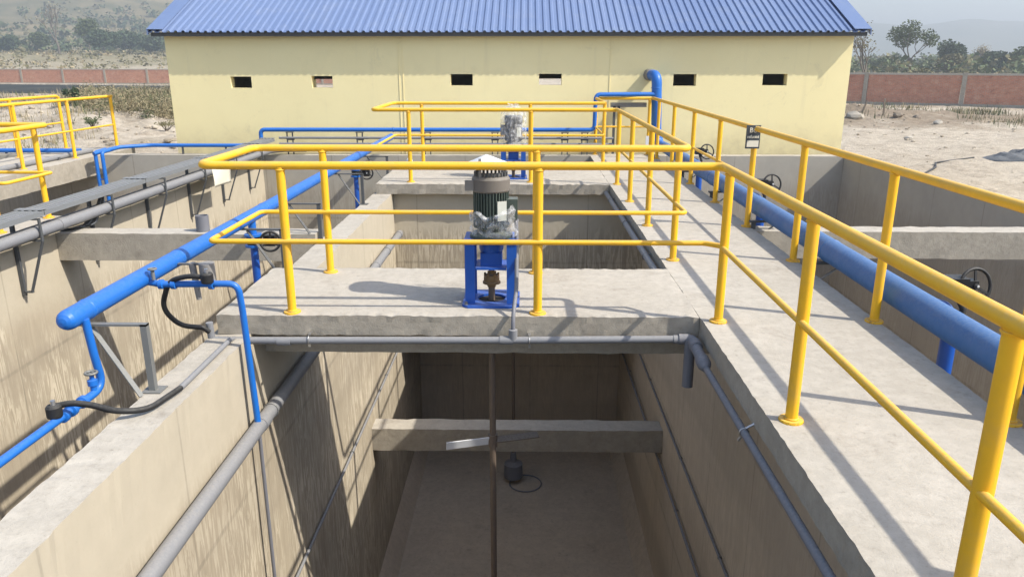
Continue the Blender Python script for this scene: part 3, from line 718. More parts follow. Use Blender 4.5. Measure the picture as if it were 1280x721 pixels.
# support brackets standing on the ledge
def ledge_bracket(y, label, first=[None]):
    t = thing('pipe_bracket', (-2.1, y, -.14), label, 'bracket', 'brackets under the left blue header')
    def P(n, m): return local(m.build(n, 'steeldark' if y > 5 else 'steel'), t)
    P('upright', MB().bar((0, 0, .005), (0, 0, .40), .036, .036)); P('top_bar', MB().bar((.018, 0, .395), (-.40, 0, .395), .036, .012))
    P('brace', MB().bar((-.02, -.10, .01), (-.30, -.0, .385), .03, .006)); P('foot_plate', MB().box(-.05, .06, -.05, .05, 0.002, .008))
    return t
ledge_bracket(3.93, 'grey steel bracket under the rounded end of the blue header pipe')
ledge_bracket(6.40, 'dark bracket under the blue header beside the nearest bridge slab')
ledge_bracket(7.62, 'dark bracket under the blue header just past the left concrete beam')
ledge_bracket(9.75, 'dark bracket under the blue header midway between the bridge slabs')
ledge_bracket(11.6, 'dark bracket under the blue header beside the farther bridge slab')
# hoses joining the blue branches to the grey conduit
def hose(pts, label, fit_at, fit_axis):
    t = thing('black_hose', pts[0], label, 'hose')
    MB().tube(fillet(pts, .25, 8), .0165, 12).build('tube', 'black', t)
    f = MB().lathe([(.0, .0), (.036, .0), (.038, .01), (.038, .055), (.03, .065), (.0, .067)], fit_at, fit_axis, 18).build('solenoid_head', 'black', t)
    MB().lathe([(.0, .09), (.012, .09), (.012, .066)], fit_at, fit_axis, 10).build('cap_screw', 'chrome', f)
hose([(-2.40, 3.52, -.045), (-2.33, 3.54, -.035), (-2.24, 3.56, -.055), (-2.10, 3.54, -.085), (-1.98, 3.62, -.11), (-1.93, 3.9, -.11)], 'black rubber hose curving from the near blue branch across the ledge', (-2.40, 3.50, -.095), (0, 0, 1))
hose([(-2.0, 4.55, .35), (-2.10, 4.55, .36), (-2.25, 4.58, .32), (-2.34, 4.62, .12), (-2.26, 4.68, -.02), (-2.14, 4.74, -.05), (-2.11, 4.76, -.09)], 'black rubber hose looping down beside the bridge slab corner', (-1.99, 4.55, .315), (0, 0, 1))
# grey sensor canister hanging by the header
ls = thing('level_sensor', (-2.2, 5.0, .2), 'grey cylindrical sensor canister clamped beside the blue header pipe', 'sensor')
MB().lathe([(.0, .0), (.05, .0), (.052, .01), (.052, .15), (.0, .15)], (-2.17, 4.98, .18), seg=20).build('canister', 'grey', ls)
MB().bar((-2.18, 4.98, .322), (-2.38, 4.98, .322), .03, .01).build('clamp_arm', 'steeldark', ls)
MB().tube([(-2.27, 4.98, .33), (-2.25, 4.98, .07)], [.024, .018], 12).build('hanging_rod', 'grey', ls)

# ================================================================== GREY PVC PIPES OF THE OPEN TANK
cp = thing('grey_cross_pipe', (-.5, 4.78, -.14), 'thin grey pipe running across the front of the nearest bridge slab', 'pipe')
CY, CZ, CR = 4.785, -.145, .025
MB().tube([(-2.11, CY, CZ - .015), (-.08, CY, CZ), (1.06, CY, CZ + .015)], CR, 16).build('pipe', 'pvc', cp)
for x in (-1.62, -.12, 1.04): MB().lathe([(CR, -.045), (CR + .005, -.045), (CR + .005, .045), (CR, .045)], (x, CY, CZ + (x + .08) * .011), (1, 0, 0), 16).build('coupling', 'pvc', cp)
for x in (-1.45, .035):
    m = MB().torus((x, CY, CZ), (1, 0, 0), CR + .003, .003, 18, 6); m.bar((x, CY + .02, CZ + .03), (x, CY + .06, CZ + .03), .02, .004); m.bar((x, CY, CZ - .028), (x, CY, CZ - .055), .014, .01); m.build('pipe_clip', 'chrome', cp)
MB().lathe([(CR, 0), (.03, 0), (.03, .075), (.016, .08)], (-.075, CY, CZ), (0, 0, 1), 14).build('cable_tee', 'pvc', cp)
MB().tube([(-2.11, CY, CZ - .02), (-2.112, CY - .005, -.03)], .024, 14).tube([(-2.12, CY, CZ - .015), (-2.0, CY, CZ - .015)], .029, 14).build('hose_adapter', 'pvc', cp)
MB().tube(fillet([(-1.955, CY, CZ), (-1.95, 4.70, -.12), (-1.93, 3.9, -.11)], .04), .0165, 12).build('ledge_conduit', 'pvc', cp)
el = MB().tube(fillet([(1.03, CY, CZ + .015), (1.12, CY, CZ + .015), (1.125, 4.45, -.165)], .05, 7), .036, 16).build('elbow', 'pvcdark', cp)
MB().lathe([(.036, 0), (.044, .004), (.044, .06), (.036, .07)], (1.122, 4.72, -.133), (0, -1, -.1), 16).build('socket_ring', 'pvcdark', el)
MB().lathe([(.044, 0), (.044, .07), (.024, .13)], (1.125, 4.50, -.16), (0, -1, -.1), 16).build('reducer', 'pvcdark', el)
st_ = MB().tube([(1.105, CY - .02, CZ + .02), (1.105, CY - .02, -.46)], .037, 16).build('overflow_stub', 'pvcdark', cp)
rp = thing('grey_edge_pipe', (1.13, 2.0, -.18), 'thin dark grey pipe fixed below the inner walkway edge, running towards the viewer', 'pipe')
MB().tube([(1.125, 4.40, -.172), (1.14, 2.6, -.185), (1.145, -1.0, -.185)], .021, 14).build('pipe', 'pvcdark', rp)
for y in (3.55, 2.2): m = MB().torus((1.133, y, -.18), (0, 1, 0), .025, .004, 16, 6); m.bar((1.133, y, -.16), (1.19, y, -.125), .016, .006); m.bar((1.12, y, -.20), (1.105, y, -.225), .014, .01); m.build('pipe_clip', 'chrome', rp)
rp2 = thing('grey_edge_pipe', (1.13, 8, -.12), 'grey pipe running along the inner walkway edge between the two bridge slabs', 'pipe')
MB().tube([(1.13, 6.1, -.09), (1.13, 10.6, -.115)], .03, 14).build('pipe', 'pvc', rp2)
for y in (6.9, 8.4, 9.9): m = MB().torus((1.13, y, -.10), (0, 1, 0), .033, .004, 16, 6); m.bar((1.14, y, -.08), (1.2, y, -.07), .016, .006); m.build('pipe_clip', 'steel', rp2)
wp = thing('grey_wall_pipe', (-1.80, 5, -.73), 'thick grey pipe clipped along the sunlit left wall of the open tank', 'pipe')
MB().tube([(-1.80, -1.1, -.73), (-1.80, 12.6, -.73)], .049, 18).build('pipe', 'pvc', wp)
for y in (4.72, 6.3, 8.9, 10.6): MB().lathe([(.049, -.05), (.054, -.05), (.054, .05), (.049, .05)], (-1.80, y, -.73), (0, 1, 0), 18).build('coupling', 'pvc', wp)
for y in (2.4, 4.9, 7.2, 9.6, 11.7): m = MB().torus((-1.80, y, -.73), (0, 1, 0), .053, .004, 18, 6); m.bar((-1.82, y, -.78), (-1.875, y, -.80), .02, .008); m.build('pipe_clip', 'steel', wp)
for x, z, r, lab, mt in ((-1.845, -2.38, .014, 'thin conduit fixed low along the sunlit left tank wall', 'pvc'), (1.68, -2.42, .012, 'thin dark conduit fixed low along the shaded right tank wall', 'pvcdark'), (1.665, -3.06, .016, 'lower thin conduit along the shaded right tank wall', 'pvcdark')):
    c = thing('wall_conduit', (x, 5, z), lab, 'conduit')
    MB().tube([(x, -1.1, z + .03), (x, 5, z), (x, 12.6, z - .03)], r, 10).build('pipe', mt, c)
    for y in (3.2, 5.6, 7.3, 9.4, 11.2): MB().torus((x, y, z), (0, 1, 0), r + .003, .004, 12, 6).bar((x, y, z), (x + (.03 if x > 0 else -.03), y, z), .014, .012).build('pipe_clip', 'steel', c)

# ================================================================== BIG BLUE PIPE, RIGHT
BX, BZ, BR = 2.48, .175, .094
bp = thing('blue_main_pipe', (BX, 5, BZ), 'large dusty blue main pipe running beside the right walkway railing', 'pipe')
MB().tube([(BX, -1.2, BZ), (BX, 13.65, BZ)], BR, 28).build('pipe', 'bluebig', bp)
for y in (1.9, 6.02, 8.0, 10.0, 12.0): MB().lathe([(BR, -.012), (BR + .004, -.006), (BR + .004, .006), (BR, .012)], (BX, y, BZ), (0, 1, 0), 28).build('weld_band', 'bluebig', bp)
rs = MB().tube(fillet([(BX, 13.6, BZ), (2.45, 14.2, BZ), (2.40, 14.22, .45), (2.36, 14.22, 1.40), (2.22, 14.8, 1.40)], .16, 10), .092, 26).build('riser', 'blue', bp)
for z in (.5, 1.18): MB().lathe([(.092, -.01), (.096, -.005), (.096, .005), (.092, .01)], (2.385 - (z - .5) * .03, 14.22, z), (0, 0, 1), 26).build('weld_band', 'blue', rs)
MB().lathe([(.093, 0), (.104, 0), (.104, .15), (.093, .155)], (2.27, 14.597, 1.40), (.23, -1, 0), 22).build('wall_sleeve', 'grey', rs)
for y in (4.86, 9.15, 12.55):     # valve branches
    v = MB().tube(fillet([(BX, y, BZ), (2.80, y, BZ - .10), (2.86, y, -.02)], .05, 7), .045, 16).build('valve_branch', 'bluedeep', bp)
    for z in (-.03, -.11): MB().lathe([(.0, 0), (.085, 0), (.085, .02), (.0, .02)], (2.86, y, z)).build('flange', 'bluedeep', v)
    MB().lathe([(.065, -.09), (.07, -.07), (.07, -.05), (.065, -.03)], (2.86, y, 0)).build('valve_disc_body', 'iron', v)
    MB().tube([(2.86, y, -.11), (2.86, y, -4.7)], .05, 16).build('drop_pipe', 'bluedeep', v)
    MB().tube([(2.86, y - .05, -.06), (2.86, y - .10, .10), (2.84, y, .20)], .02, 12).box(2.77, 2.90, y - .06, y + .06, .19, .29).box(2.83, 2.97, y - .04, y + .04, .215, .27).build('gearbox', 'iron', v)
    wheel(v, (2.955, y - .03, .235), (.22, -1, .22), .115)
def pipe_arm(y, label):
    t = thing('pipe_bracket', (2.34, y, 0), label, 'bracket', 'brackets under the big blue pipe')
    P = lambda n, m: local(m.build(n, 'steeldark'), t)
    P('arm', MB().bar((-.03, 0, BZ - BR - .012), (.30, 0, BZ - BR - .012), .05, .018)); P('upright', MB().bar((.012, 0, -.13), (.012, 0, BZ - BR - .02), .045, .02)); P('brace', MB().bar((.02, 0, -.12), (.27, 0, BZ - BR - .022), .03, .008))
pipe_arm(2.6, 'dark bracket below the big blue pipe nearest the viewer');
pipe_arm(6.05, 'dark bracket below the weld band of the big blue pipe'); pipe_arm(7.72, 'dark bracket below the big blue pipe at the sign post')
pipe_arm(9.55, 'dark bracket below the big blue pipe past the second handwheel'); pipe_arm(11.4, 'dark bracket below the far stretch of the big blue pipe')

# ================================================================== CABLE TRAY, LEFT
tr = thing('cable_tray', (-4.63, 8, .25), 'grey covered cable tray running along the top of the left wall', 'cable tray')
yy = -1.0; k = 0
while yy < 13.8:
    y1 = min(yy + 2.0, 13.88); m = MB(); dz = .002 * (k % 2)
    m.box(-4.79, -4.535, yy + .006, y1 - .006, 0.285 + dz, .297 + dz); m.box(-4.79, -4.782, yy, y1, .25, .285); m.box(-4.543, -4.535, yy + .006, y1 - .006, .25, .285 + dz); m.box(-4.78, -4.545, yy, y1, .25, .256)
    for q in (-4.755, -4.70, -4.63, -4.57): m.box(q - .007, q + .007, yy + .006, y1 - .006, .2975 + dz, .305 + dz)
    m.build('tray_length', 'tray', tr); MB().box(-4.796, -4.529, y1 - .05, y1 + .05, .306 + dz, .311).build('joint_strip', 'tray', tr); yy = y1; k += 1
for x, z, r, lab, mt in ((-4.585, .105, .056, 'thick pale grey pipe slung under the left cable tray', 'pvc'), (-4.72, .10, .034, 'thinner grey pipe behind the thick pipe under the cable tray', 'pvcdark')):
    c = thing('grey_service_pipe', (x, 8, z), lab, 'pipe'); MB().tube(fillet([(x, -1.0, z), (x, 13.75, z), (x + .2, 13.98, z), (-4.0, 13.99, z)], .15), r, 16).build('pipe', mt, c)
    for y in (3.3, 7.3, 11.3): MB().lathe([(r, -.05), (r + .005, -.05), (r + .005, .05), (r, .05)], (x, y, z), (0, 1, 0), 16).build('coupling', mt, c)
def tray_bracket(y, label):
    t = thing('tray_bracket', (-4.8, y, 0), label, 'bracket', 'brackets under the left cable tray'); P = lambda n, m: local(m.build(n, 'steeldark'), t)
    P('wall_leg', MB().bar((.02, 0, .24), (.02, 0, -.50), .034, .03, (0, 1, 0))); P('top_arm', MB().bar((0, 0, .24), (.29, 0, .24), .034, .014)); P('lower_arm', MB().bar((.03, 0, .038), (.29, 0, .038), .034, .014))
    P('outer_upright', MB().bar((.285, 0, .247), (.285, 0, .03), .03, .014, (1, 0, 0))); P('strut', MB().bar((.285, 0, .03), (.10, 0, -.46), .03, .014)); P('foot', MB().bar((.03, 0, -.465), (.11, 0, -.465), .03, .014))
for y, lab in ((5.6, 'dark bracket under the cable tray just outside the left edge'), (6.87, 'dark bracket under the cable tray, leftmost in view'), (8.17, 'dark bracket under the cable tray, second from the left edge'), (9.44, 'dark bracket under the cable tray, third from the left edge'), (10.68, 'dark bracket under the cable tray beside the white sheet'), (11.9, 'dark bracket under the cable tray just beyond the white sheet'), (13.1, 'dark bracket under the cable tray at its far end')): tray_bracket(y, lab)
ws_ = thing('paper_sheet', (-4.42, 10.95, .1), 'white paper sheet hanging from the cable tray bracket', 'sheet')
m = MB(); nn = 8
for j in range(nn + 1):
    for i in range(nn + 1): u, w = i / nn, j / nn; m.v.append((-4.415 + .02 * sin(w * 2 + u * 3) + .012 * u, 10.66 + .68 * u, .20 - .27 * w - .03 * u))
for j in range(nn):
    for i in range(nn): a = j * (nn + 1) + i; m.f.append((a, a + 1, a + nn + 2, a + nn + 1))
m.sm = [True] * len(m.f); o = m.build('sheet', 'paper', ws_); o.modifiers.new('thick', 'SOLIDIFY').thickness = .002
cb = thing('cable_bundle', (-4.75, 8.0, .1), 'dark cable bundle spilling from the tray above the left beam', 'cables')
for k in range(6):
    a = .03 * k; MB().tube(fillet([(-4.70 + .012 * k, 8.35 - a, .27), (-4.64, 8.2 - a, .16 - .01 * k), (-4.62 - .01 * k, 7.95 - a, -.03), (-4.70, 7.72 - a * .5, -.02), (-4.79, 7.62, -.045 + .004 * k)], .15, 5), .013, 8).build('cable', 'black' if k % 3 else 'greymotor', cb)
# riser stub in the left tank
su = thing('riser_stub', (-3.33, 7.66, -.04), 'short grey open pipe stub standing on the left concrete beam', 'pipe')
MB().tube([(-3.33, 7.66, -.038), (-3.33, 7.66, .125)], .066, 20, False).build('pipe', 'pvcdark', su); MB().lathe([(.066, .125), (.058, .125), (.058, -.03)], (-3.33, 7.66, 0), seg=20).build('rim', 'pvcdark', su)

# ================================================================== FAR HEADER ON THE END WALL
fh = thing('blue_header_pipe', (-1.8, 14.02, .44), 'thin blue header pipe along the end wall in front of the yellow building', 'pipe')
FY = 14.03
MB().tube(fillet([(-4.83, FY, .27), (-4.83, FY, .445), (1.25, FY, .45), (1.26, FY, 1.07), (2.34, 14.18, 1.07)], .09, 7), .038, 16).build('pipe', 'blue', fh)
for x in (-2.4, .1): MB().lathe([(.042, -.01), (.046, -.005), (.046, .005), (.042, .01)], (x, FY, .447), (1, 0, 0), 16).build('weld_band', 'blue', fh)
for z, r, lab in ((.30, .022, 'upper thin grey conduit below the far blue header'), (.185, .03, 'lower dark grey conduit below the far blue header')):
    c = thing('grey_conduit', (-1.6, FY, z), lab, 'conduit'); MB().tube([(-4.5, FY, z), (1.6, FY, z)], r, 12).build('pipe', 'pvc' if z > .25 else 'pvcdark', c)
    for x in (-2.9, .3): MB().lathe([(r, -.03), (r + .004, -.03), (r + .004, .03), (r, .03)], (x, FY, z), (1, 0, 0), 12).build('coupling', 'pvc', c)
for x, lab in ((-4.3, 'small pipe stand on the end wall at the corner of the cable tray'), (-3.02, 'small pipe stand on the end wall left of the far slab'), (-1.78, 'small pipe stand on the end wall behind the far railing corner'), (-.55, 'small pipe stand on the end wall behind the wrapped agitator'), (.72, 'small pipe stand on the end wall right of the wrapped agitator'), (1.08, 'small pipe stand on the end wall by the rising blue elbow')):
    t = thing('pipe_stand', (x, FY, 0), lab, 'stand', 'pipe stands on the end wall'); P = lambda n, m: local(m.build(n, 'steeldark'), t)
    for dx in (-.05, .05): P('leg', MB().bar((dx, .0, .0), (dx, .0, .40), .02, .02))
    P('saddle', MB().bar((-.07, 0, .398), (.07, 0, .398), .06, .008)); P('cross_arm', MB().bar((-.07, .028, .265), (.07, .028, .265), .02, .02)); P('cross_arm', MB().bar((-.07, .028, .14), (.07, .028, .14), .02, .02))
lh = thing('blue_header_pipe', (-6.3, FY, .13), 'thin blue pipe on the end wall beyond the far left walkway', 'pipe')
MB().tube(fillet([(-7.5, 13.2, .10), (-7.3, 13.7, .16), (-6.9, FY, .16), (-5.1, FY, .16)], .2), .034, 14).build('pipe', 'blue', lh)
for dx, y in ((0, 13.25), (.12, 13.25)): MB().tube(fillet([(-7.5 + dx, 13.6, .13), (-7.5 + dx, y, .12), (-7.5 + dx, y, -4.5)], .06), .032, 14).build('drop_pipe', 'blue', lh)
MB().bar((-7.51, 13.25, -.35), (-7.37, 13.25, -.35), .03, .02).build('tie_bar', 'bluedeep', lh)
for x in (-6.3, -5.5): MB().box(x - .012, x + .012, FY - .02, FY + .02, .0, .13).build('pipe_rest', 'steeldark', lh)
lp = thing('blue_header_pipe', (-10, 14.03, .1), 'thin blue pipe far left behind the outer railing', 'pipe'); MB().tube([(-11.6, FY, .06), (-8.2, FY, .06)], .04, 14).build('pipe', 'blue', lp)
for x in (-11, -9.6): MB().box(x - .012, x + .012, FY - .02, FY + .02, .0, .04).build('pipe_rest', 'steeldark', lp)
sp = thing('grey_service_pipe', (-8.1, 8, .05), 'grey pipe lying along the edge of the far left walkway', 'pipe'); MB().tube([(-8.12, 0, .045), (-8.10, 14.2, .045)], .04, 14).build('pipe', 'pvc', sp)
for y in (9.3, 11.4, 13.1): MB().box(-8.17, -8.05, y - .03, y + .03, .002, .05).build('pipe_block', 'steeldark', sp)
# walkway end: small tray frame and pipe
wf = thing('cable_rack', (1.75, 14.25, 0), 'small grey cable rack at the far end of the walkway', 'rack')
for x in (1.62, 1.70): MB().box(x - .022, x + .022, 14.205, 14.24, -.3, .86).build('upright', 'steeldark', wf)
MB().box(1.55, 2.2, 14.205, 14.28, .84, .92).build('top_tray', 'steel', wf)
tg = MB().box(2.19, 2.245, 14.035, 14.058, .16, .34).build('switch_box', 'white'); tag(tg, 'small white box on the railing post at the walkway end', 'switch box')

bt = thing('plastic_bottle', (-2.0, 13.2, -.14), 'small white plastic bottle on the ledge behind the farther slab', 'bottle')
MB().lathe([(.0, 0), (.05, 0), (.053, .02), (.053, .15), (.03, .18), (.022, .185), (.022, .20), (.0, .20)], (-2.0, 13.2, -.138), seg=18).build('body', 'white', bt)
MB().lathe([(.024, .20), (.024, .225), (.0, .226)], (-2.0, 13.2, -.138), seg=14).build('cap', 'white', bt)
# ================================================================== SIGN ON THE RAILING
sg = thing('tank_sign', (2.275, 7.74, .92), 'small dark tank name sign hung on the right walkway railing', 'sign')
MB().box(2.205, 2.345, 7.742, 7.752, .805, 1.035).build('board', 'signdark', sg)
MB().box(2.217, 2.333, 7.738, 7.741, .822, .885).build('label_panel', 'paper', sg)
def text(body, size, loc, name, mat, par):
    cu = bpy.data.curves.new(name, 'FONT'); cu.body = body; cu.size = size; cu.align_x = 'CENTER'; cu.align_y = 'CENTER'; cu.extrude = .001; cu.offset = .0015; cu.materials.append(M[mat])
    o = bpy.data.objects.new(name, cu); COL.objects.link(o); o.rotation_euler = (pi / 2, 0, 0); o.location = loc
    dg = bpy.context.evaluated_depsgraph_get(); me = bpy.data.meshes.new_from_object(o.evaluated_get(dg)); mo = bpy.data.objects.new(name, me)
    COL.objects.link(mo); mw = Matrix.Translation(loc) @ Matrix.Rotation(pi / 2, 4, 'X'); mo.matrix_world = mw
    bpy.data.objects.remove(o); mo.parent = par; mo.matrix_parent_inverse = par.matrix_world.inverted(); mo.matrix_basis = mw; return mo
text("B\u1ec3", .066, (2.272, 7.739, .985), 'lettering', 'paper', sg)
text("HI\u1ebeU KH\u00cd", .027, (2.275, 7.739, .918), 'lettering', 'paper', sg)
MB().box(2.25, 2.27, 7.752, 7.79, 1.0, 1.02).box(2.25, 2.27, 7.752, 7.785, .85, .87).build('fixing_clip', 'steel', sg)

# ================================================================== YARD THINGS
def gz(x, y): return hgt(x, y)
def rock(x, y, s, mat='edge', seed=0):
    m = MB(); bm = bmesh.new(); bmesh.ops.create_icosphere(bm, subdivisions=2, radius=1)
    vs = []
    for v in bm.verts: d = 1 + .35 * noise.noise(v.co * 1.3 + V(seed * 3.1, 0, 0)); vs.append((x + v.co.x * s * d, y + v.co.y * s * .8 * d, gz(x, y) + (v.co.z * .55 * d + .25) * s))
    fs = [tuple(q.index for q in f.verts) for f in bm.faces]; bm.free(); return m.add(vs, fs)
rub = MB(); rnd = random.Random(3)
for i in range(560):
    if i < 150: x, y = rnd.uniform(13, 24), rnd.uniform(30, 46)
    elif i < 210: x, y = rnd.uniform(7, 16), rnd.uniform(16, 30)
    else:
        x, y = rnd.uniform(-27, -10.5), rnd.uniform(20, 42)
    r = rock(x, y, rnd.uniform(.02, .085) if i < 210 else rnd.uniform(.04, .22) * rnd.uniform(.4, 1), seed=i); rub.add(r.v, r.f)
tag(rub.build('rubble', 'ground'), 'scattered small stones and clods on the sandy yard', 'rubble', kind='stuff')
for (x, y, s, lab, mt) in ((18.26, 34.6, .20, 'pale boulder lying alone on the sandy yard', 'top'), (17.3, 36.4, .24, 'dark brown clod on the sandy yard left of the pale boulder', 'wood'), (18.1, 36.2, .2, 'smaller dark clod beside the larger brown clod', 'wood'), (15.4, 36.6, .42, 'grey rubble heap against the corner of the yellow building', 'edge'), (14.45, 29.3, .16, 'small white stone by the dark blotch near the right edge', 'top')):
    tag(rock(x, y, s, seed=x).build('boulder', mt), lab, 'stone', 'stones in the yard')
for (x, y, h, lean, lab) in ((16.25, 38.0, .62, .25, 'leaning dark wooden stake in the yard beside the building'), (16.85, 36.9, .75, -.03, 'upright dark wooden stake in the yard, right of the leaning one')):
    tag(MB().bar((x, y, gz(x, y) - .1), (x + lean, y, gz(x, y) + h), .07, .06).build('wooden_stake', 'wood'), lab, 'stake')
m = MB(); bm = bmesh.new(); bmesh.ops.create_icosphere(bm, subdivisions=4, radius=1)
vs = [(14.6 + v.co.x * .95 * (1 + .2 * noise.noise(v.co * 2)), 23.3 + v.co.y * .4, gz(14.6, 23.3) + max(-.02, (v.co.z * .26 * (1 + .55 * v.co.x) * (1 + .5 * noise.noise(v.co * 2.6 + V(4, 0, 0)))))) for v in bm.verts]
m.add(vs, [tuple(q.index for q in f.verts) for f in bm.faces]); bm.free(); tag(m.build('tarp_bundle', 'tarp'), 'crumpled dark blue tarpaulin bundle on the sand at right', 'tarp')
m = MB(); pts = [(9.3, 18.3), (10.3, 19.7), (11.2, 21.0), (11.7, 22.0), (12.6, 22.7), (13.4, 23.1)]; m.tube(fillet([(x, y, gz(x, y) + .03) for x, y in pts], .5), .025, 8)
tag(m.build('ground_cable', 'black'), 'dark cable trailing across the sand towards the blue tarp', 'cable')

# ================================================================== VEGETATION
def leaves(m, c, r, n, size, rnd, flat=.6, shell=.35):
    for _ in range(n):
        d = Vector((rnd.gauss(0, 1), rnd.gauss(0, 1), rnd.gauss(0, 1))).normalized(); k = rnd.uniform(shell, 1) ** .6
        p = Vector(c) + Vector((d.x * r[0], d.y * r[1], d.z * r[2])) * k
        a = Vector((rnd.gauss(0, 1), rnd.gauss(0, 1), rnd.gauss(0, .6))).normalized(); b = a.cross(Vector((rnd.gauss(0, 1), rnd.gauss(0, 1), rnd.gauss(0, 1)))).normalized()
        s = size * rnd.uniform(.6, 1.3); m.add([p - a * s, p + b * s * flat, p + a * s, p - b * s * flat], [(0, 1, 2, 3)])
def limb_tree(x, y, h0, spread, rnd, mat_leaf, label, dens=1.0, bare=False, trunk_frac=.35, name='tree', group='trees beyond the yard wall', leaf=None):
    h = h0 * 1.3; spread *= 1.3
    z0 = hgt(x, y); t = thing(name, (x, y, z0), label, 'tree', group); tm = MB(); cm = MB()
    def grow(p, d, L, r, lev):
        q = p + d * L; mid = p + d * L * .5 + Vector((rnd.gauss(0, 1), rnd.gauss(0, 1), 0)) * L * .05
        r = max(r, .00028 * p.y)
        tm.tube([p, mid, q], [r, r * .85, r * .7], 5, False)
        if lev == 0:
            if not bare: leaves(cm, q, (spread * .30, spread * .30, spread * .24), int(120 * dens), leaf or spread * .045, rnd)
            elif dens > 0: leaves(cm, q, (spread * .2,) * 3, int(10 * dens), (leaf or spread * .03), rnd)
            return
        for _ in range(3 if lev > 1 else rnd.choice((2, 3))):
            a = rnd.uniform(0, 2 * pi); tilt = rnd.uniform(.3, .85) if not bare else rnd.uniform(.15, .55)
            nd = (d + Vector((cos(a), sin(a), 0)) * tilt * spread / h * 2 + Vector((0, 0, .15))).normalized(); grow(p + d * L * rnd.uniform(.7, 1), nd, L * rnd.uniform(.6, .85), r * .55, lev - 1)
    L = h * trunk_frac; grow(Vector((x, y, z0 - .1)), Vector((rnd.gauss(0, .05), rnd.gauss(0, .05), 1)).normalized(), L, h * (.022 if not bare else .026), 3 if not bare else 4)
    tm.build('trunk', 'bark', t)
    if cm.v: cm.build('crown', mat_leaf, t)
    return t
R5 = random.Random(11)
def at(azr, d): y = d / math.sqrt(1 + azr * azr); return azr * y, y
for azr, d, h, sp, mt, lab, dn, br, tf in (
        (.428, 78, 4.6, 2.6, 'leafolive', 'bare branching tree at the right corner of the blue roof', .5, True, .36),
        (.478, 128, 6.6, 3.0, 'leaf', 'tall thin leafy tree, first right of the building', .75, False, .36),
        (.520, 150, 5.6, 4.0, 'leafdark', 'broad dark green tree in the middle of the right treeline', 1.0, False, .30),
        (.532, 140, 4.0, 3.4, 'leafolive', 'olive yellowish bushy tree in front of the broad dark tree', 1.1, False, .25),
        (.565, 170, 5.6, 3.0, 'straw', 'pale nearly leafless tree left of the dark round tree', .8, True, .3),
        (.585, 150, 4.8, 3.6, 'leafdark', 'dense dark round tree near the right edge', 1.5, False, .25),
        (.625, 150, 5.2, 4.0, 'leaf', 'leafy green tree cut by the right edge', 1.2, False, .28),
        (.449, 160, 3.6, 3.6, 'leaf', 'low green tree just behind the bare tree', 1.1, False, .25),
        (.497, 105, 2.4, 2.6, 'leafolive', 'low olive shrub below the tall thin tree', 1.0, False, .2),
        (.548, 115, 2.5, 2.6, 'leafolive', 'low dry shrub below the broad dark tree', .8, False, .2)):
    x, y = at(azr, d); limb_tree(x, y, h, sp, R5, mt, lab, dn, br, tf)
for azr, d, h, sp, mt, lab, dn, br in (
        (-.592, 262, 11.5, 6, 'straw', 'tall bare branching tree on the left hillside foot', .25, True),
        (-.535, 250, 6.5, 6, 'leafdark', 'dark green bush on the left hillside foot', 1.2, False),
        (-.552, 262, 8.5, 5, 'leaf', 'dull green tree behind the dark bush on the left', 1.0, False),
        (-.62, 290, 6, 6, 'leaf', 'green tree left of the bare tree on the hillside', 1.0, False),
        (-.650, 285, 5, 6, 'leafdark', 'dark tree near the left edge of the hillside', 1.0, False),
        (-.500, 275, 6, 7, 'leafdark', 'dark tree on the hillside beside the building corner', 1.1, False),
        (-.475, 265, 5.5, 7, 'leafdark', 'dark tree on the hillside touching the roof corner', 1.1, False),
        (-.515, 300, 7, 5, 'leaf', 'green tree behind the hillside bushes', .9, False)):
    x, y = at(azr, d); limb_tree(x, y, h, sp, R5, mt, lab, dn, br, .3, group='trees on the left hillside')
# shrubs covering the hillside, one mass
sh = {'leafdark': MB(), 'leaf': MB(), 'leafolive': MB()}
for i in range(1700):
    azr = R5.uniform(-.80, -.40); d = 300 + 480 * R5.random() ** 1.2; x, y = at(azr, d)
    cl = noise.noise(V(x * .012, y * .012, 3)) + .5 * noise.noise(V(x * .04, y * .04, 0))
    if cl < R5.uniform(-.5, .45): continue
    s = R5.uniform(1.2, 3.6); leaves(sh[R5.choice(('leafdark', 'leaf', 'leaf', 'leafolive'))], (x, y, hgt(x, y) + s * .5), (s, s, s * .8), 16, s * .34, R5, .8)
for k, lab in (('leafdark', 'dark green shrub cover on the left hillside'), ('leaf', 'dull green shrub cover on the left hillside'), ('leafolive', 'olive dry shrub cover on the left hillside')): tag(sh[k].build('hillside_shrubs', k), lab, 'shrubs', kind='stuff')
b1 = MB(); b2_ = MB()
tl = MB(); tl2 = MB()
for i in range(700):
    azr = R5.uniform(.38, .74); d = R5.uniform(120, 330); x, y = at(azr, d); s = R5.uniform(.8, 2.4) * (.7 + d / 500)
    if noise.noise(V(azr * 30, d * .01, 4)) < -.25: continue
    leaves(tl if R5.random() < .55 else tl2, (x, y, hgt(x, y) + s * .8), (s * 1.2, s, s), 34, s * .22, R5, .7)
tag(tl.build('thicket', 'leaf'), 'far green thicket along the right treeline', 'thicket', kind='stuff')
tag(tl2.build('thicket', 'leafolive'), 'far olive thicket along the right treeline', 'thicket', kind='stuff')
for i in range(900):
    azr = R5.uniform(.40, .72); d = R5.uniform(85, 330); x, y = at(azr, d); s = R5.uniform(.3, 1.1) * (1 + d / 400)
    leaves(b1 if R5.random() < .6 else b2_, (x, y, hgt(x, y) + s * .3), (s * 1.3, s, s * .7), 14, s * .33, R5, .7)
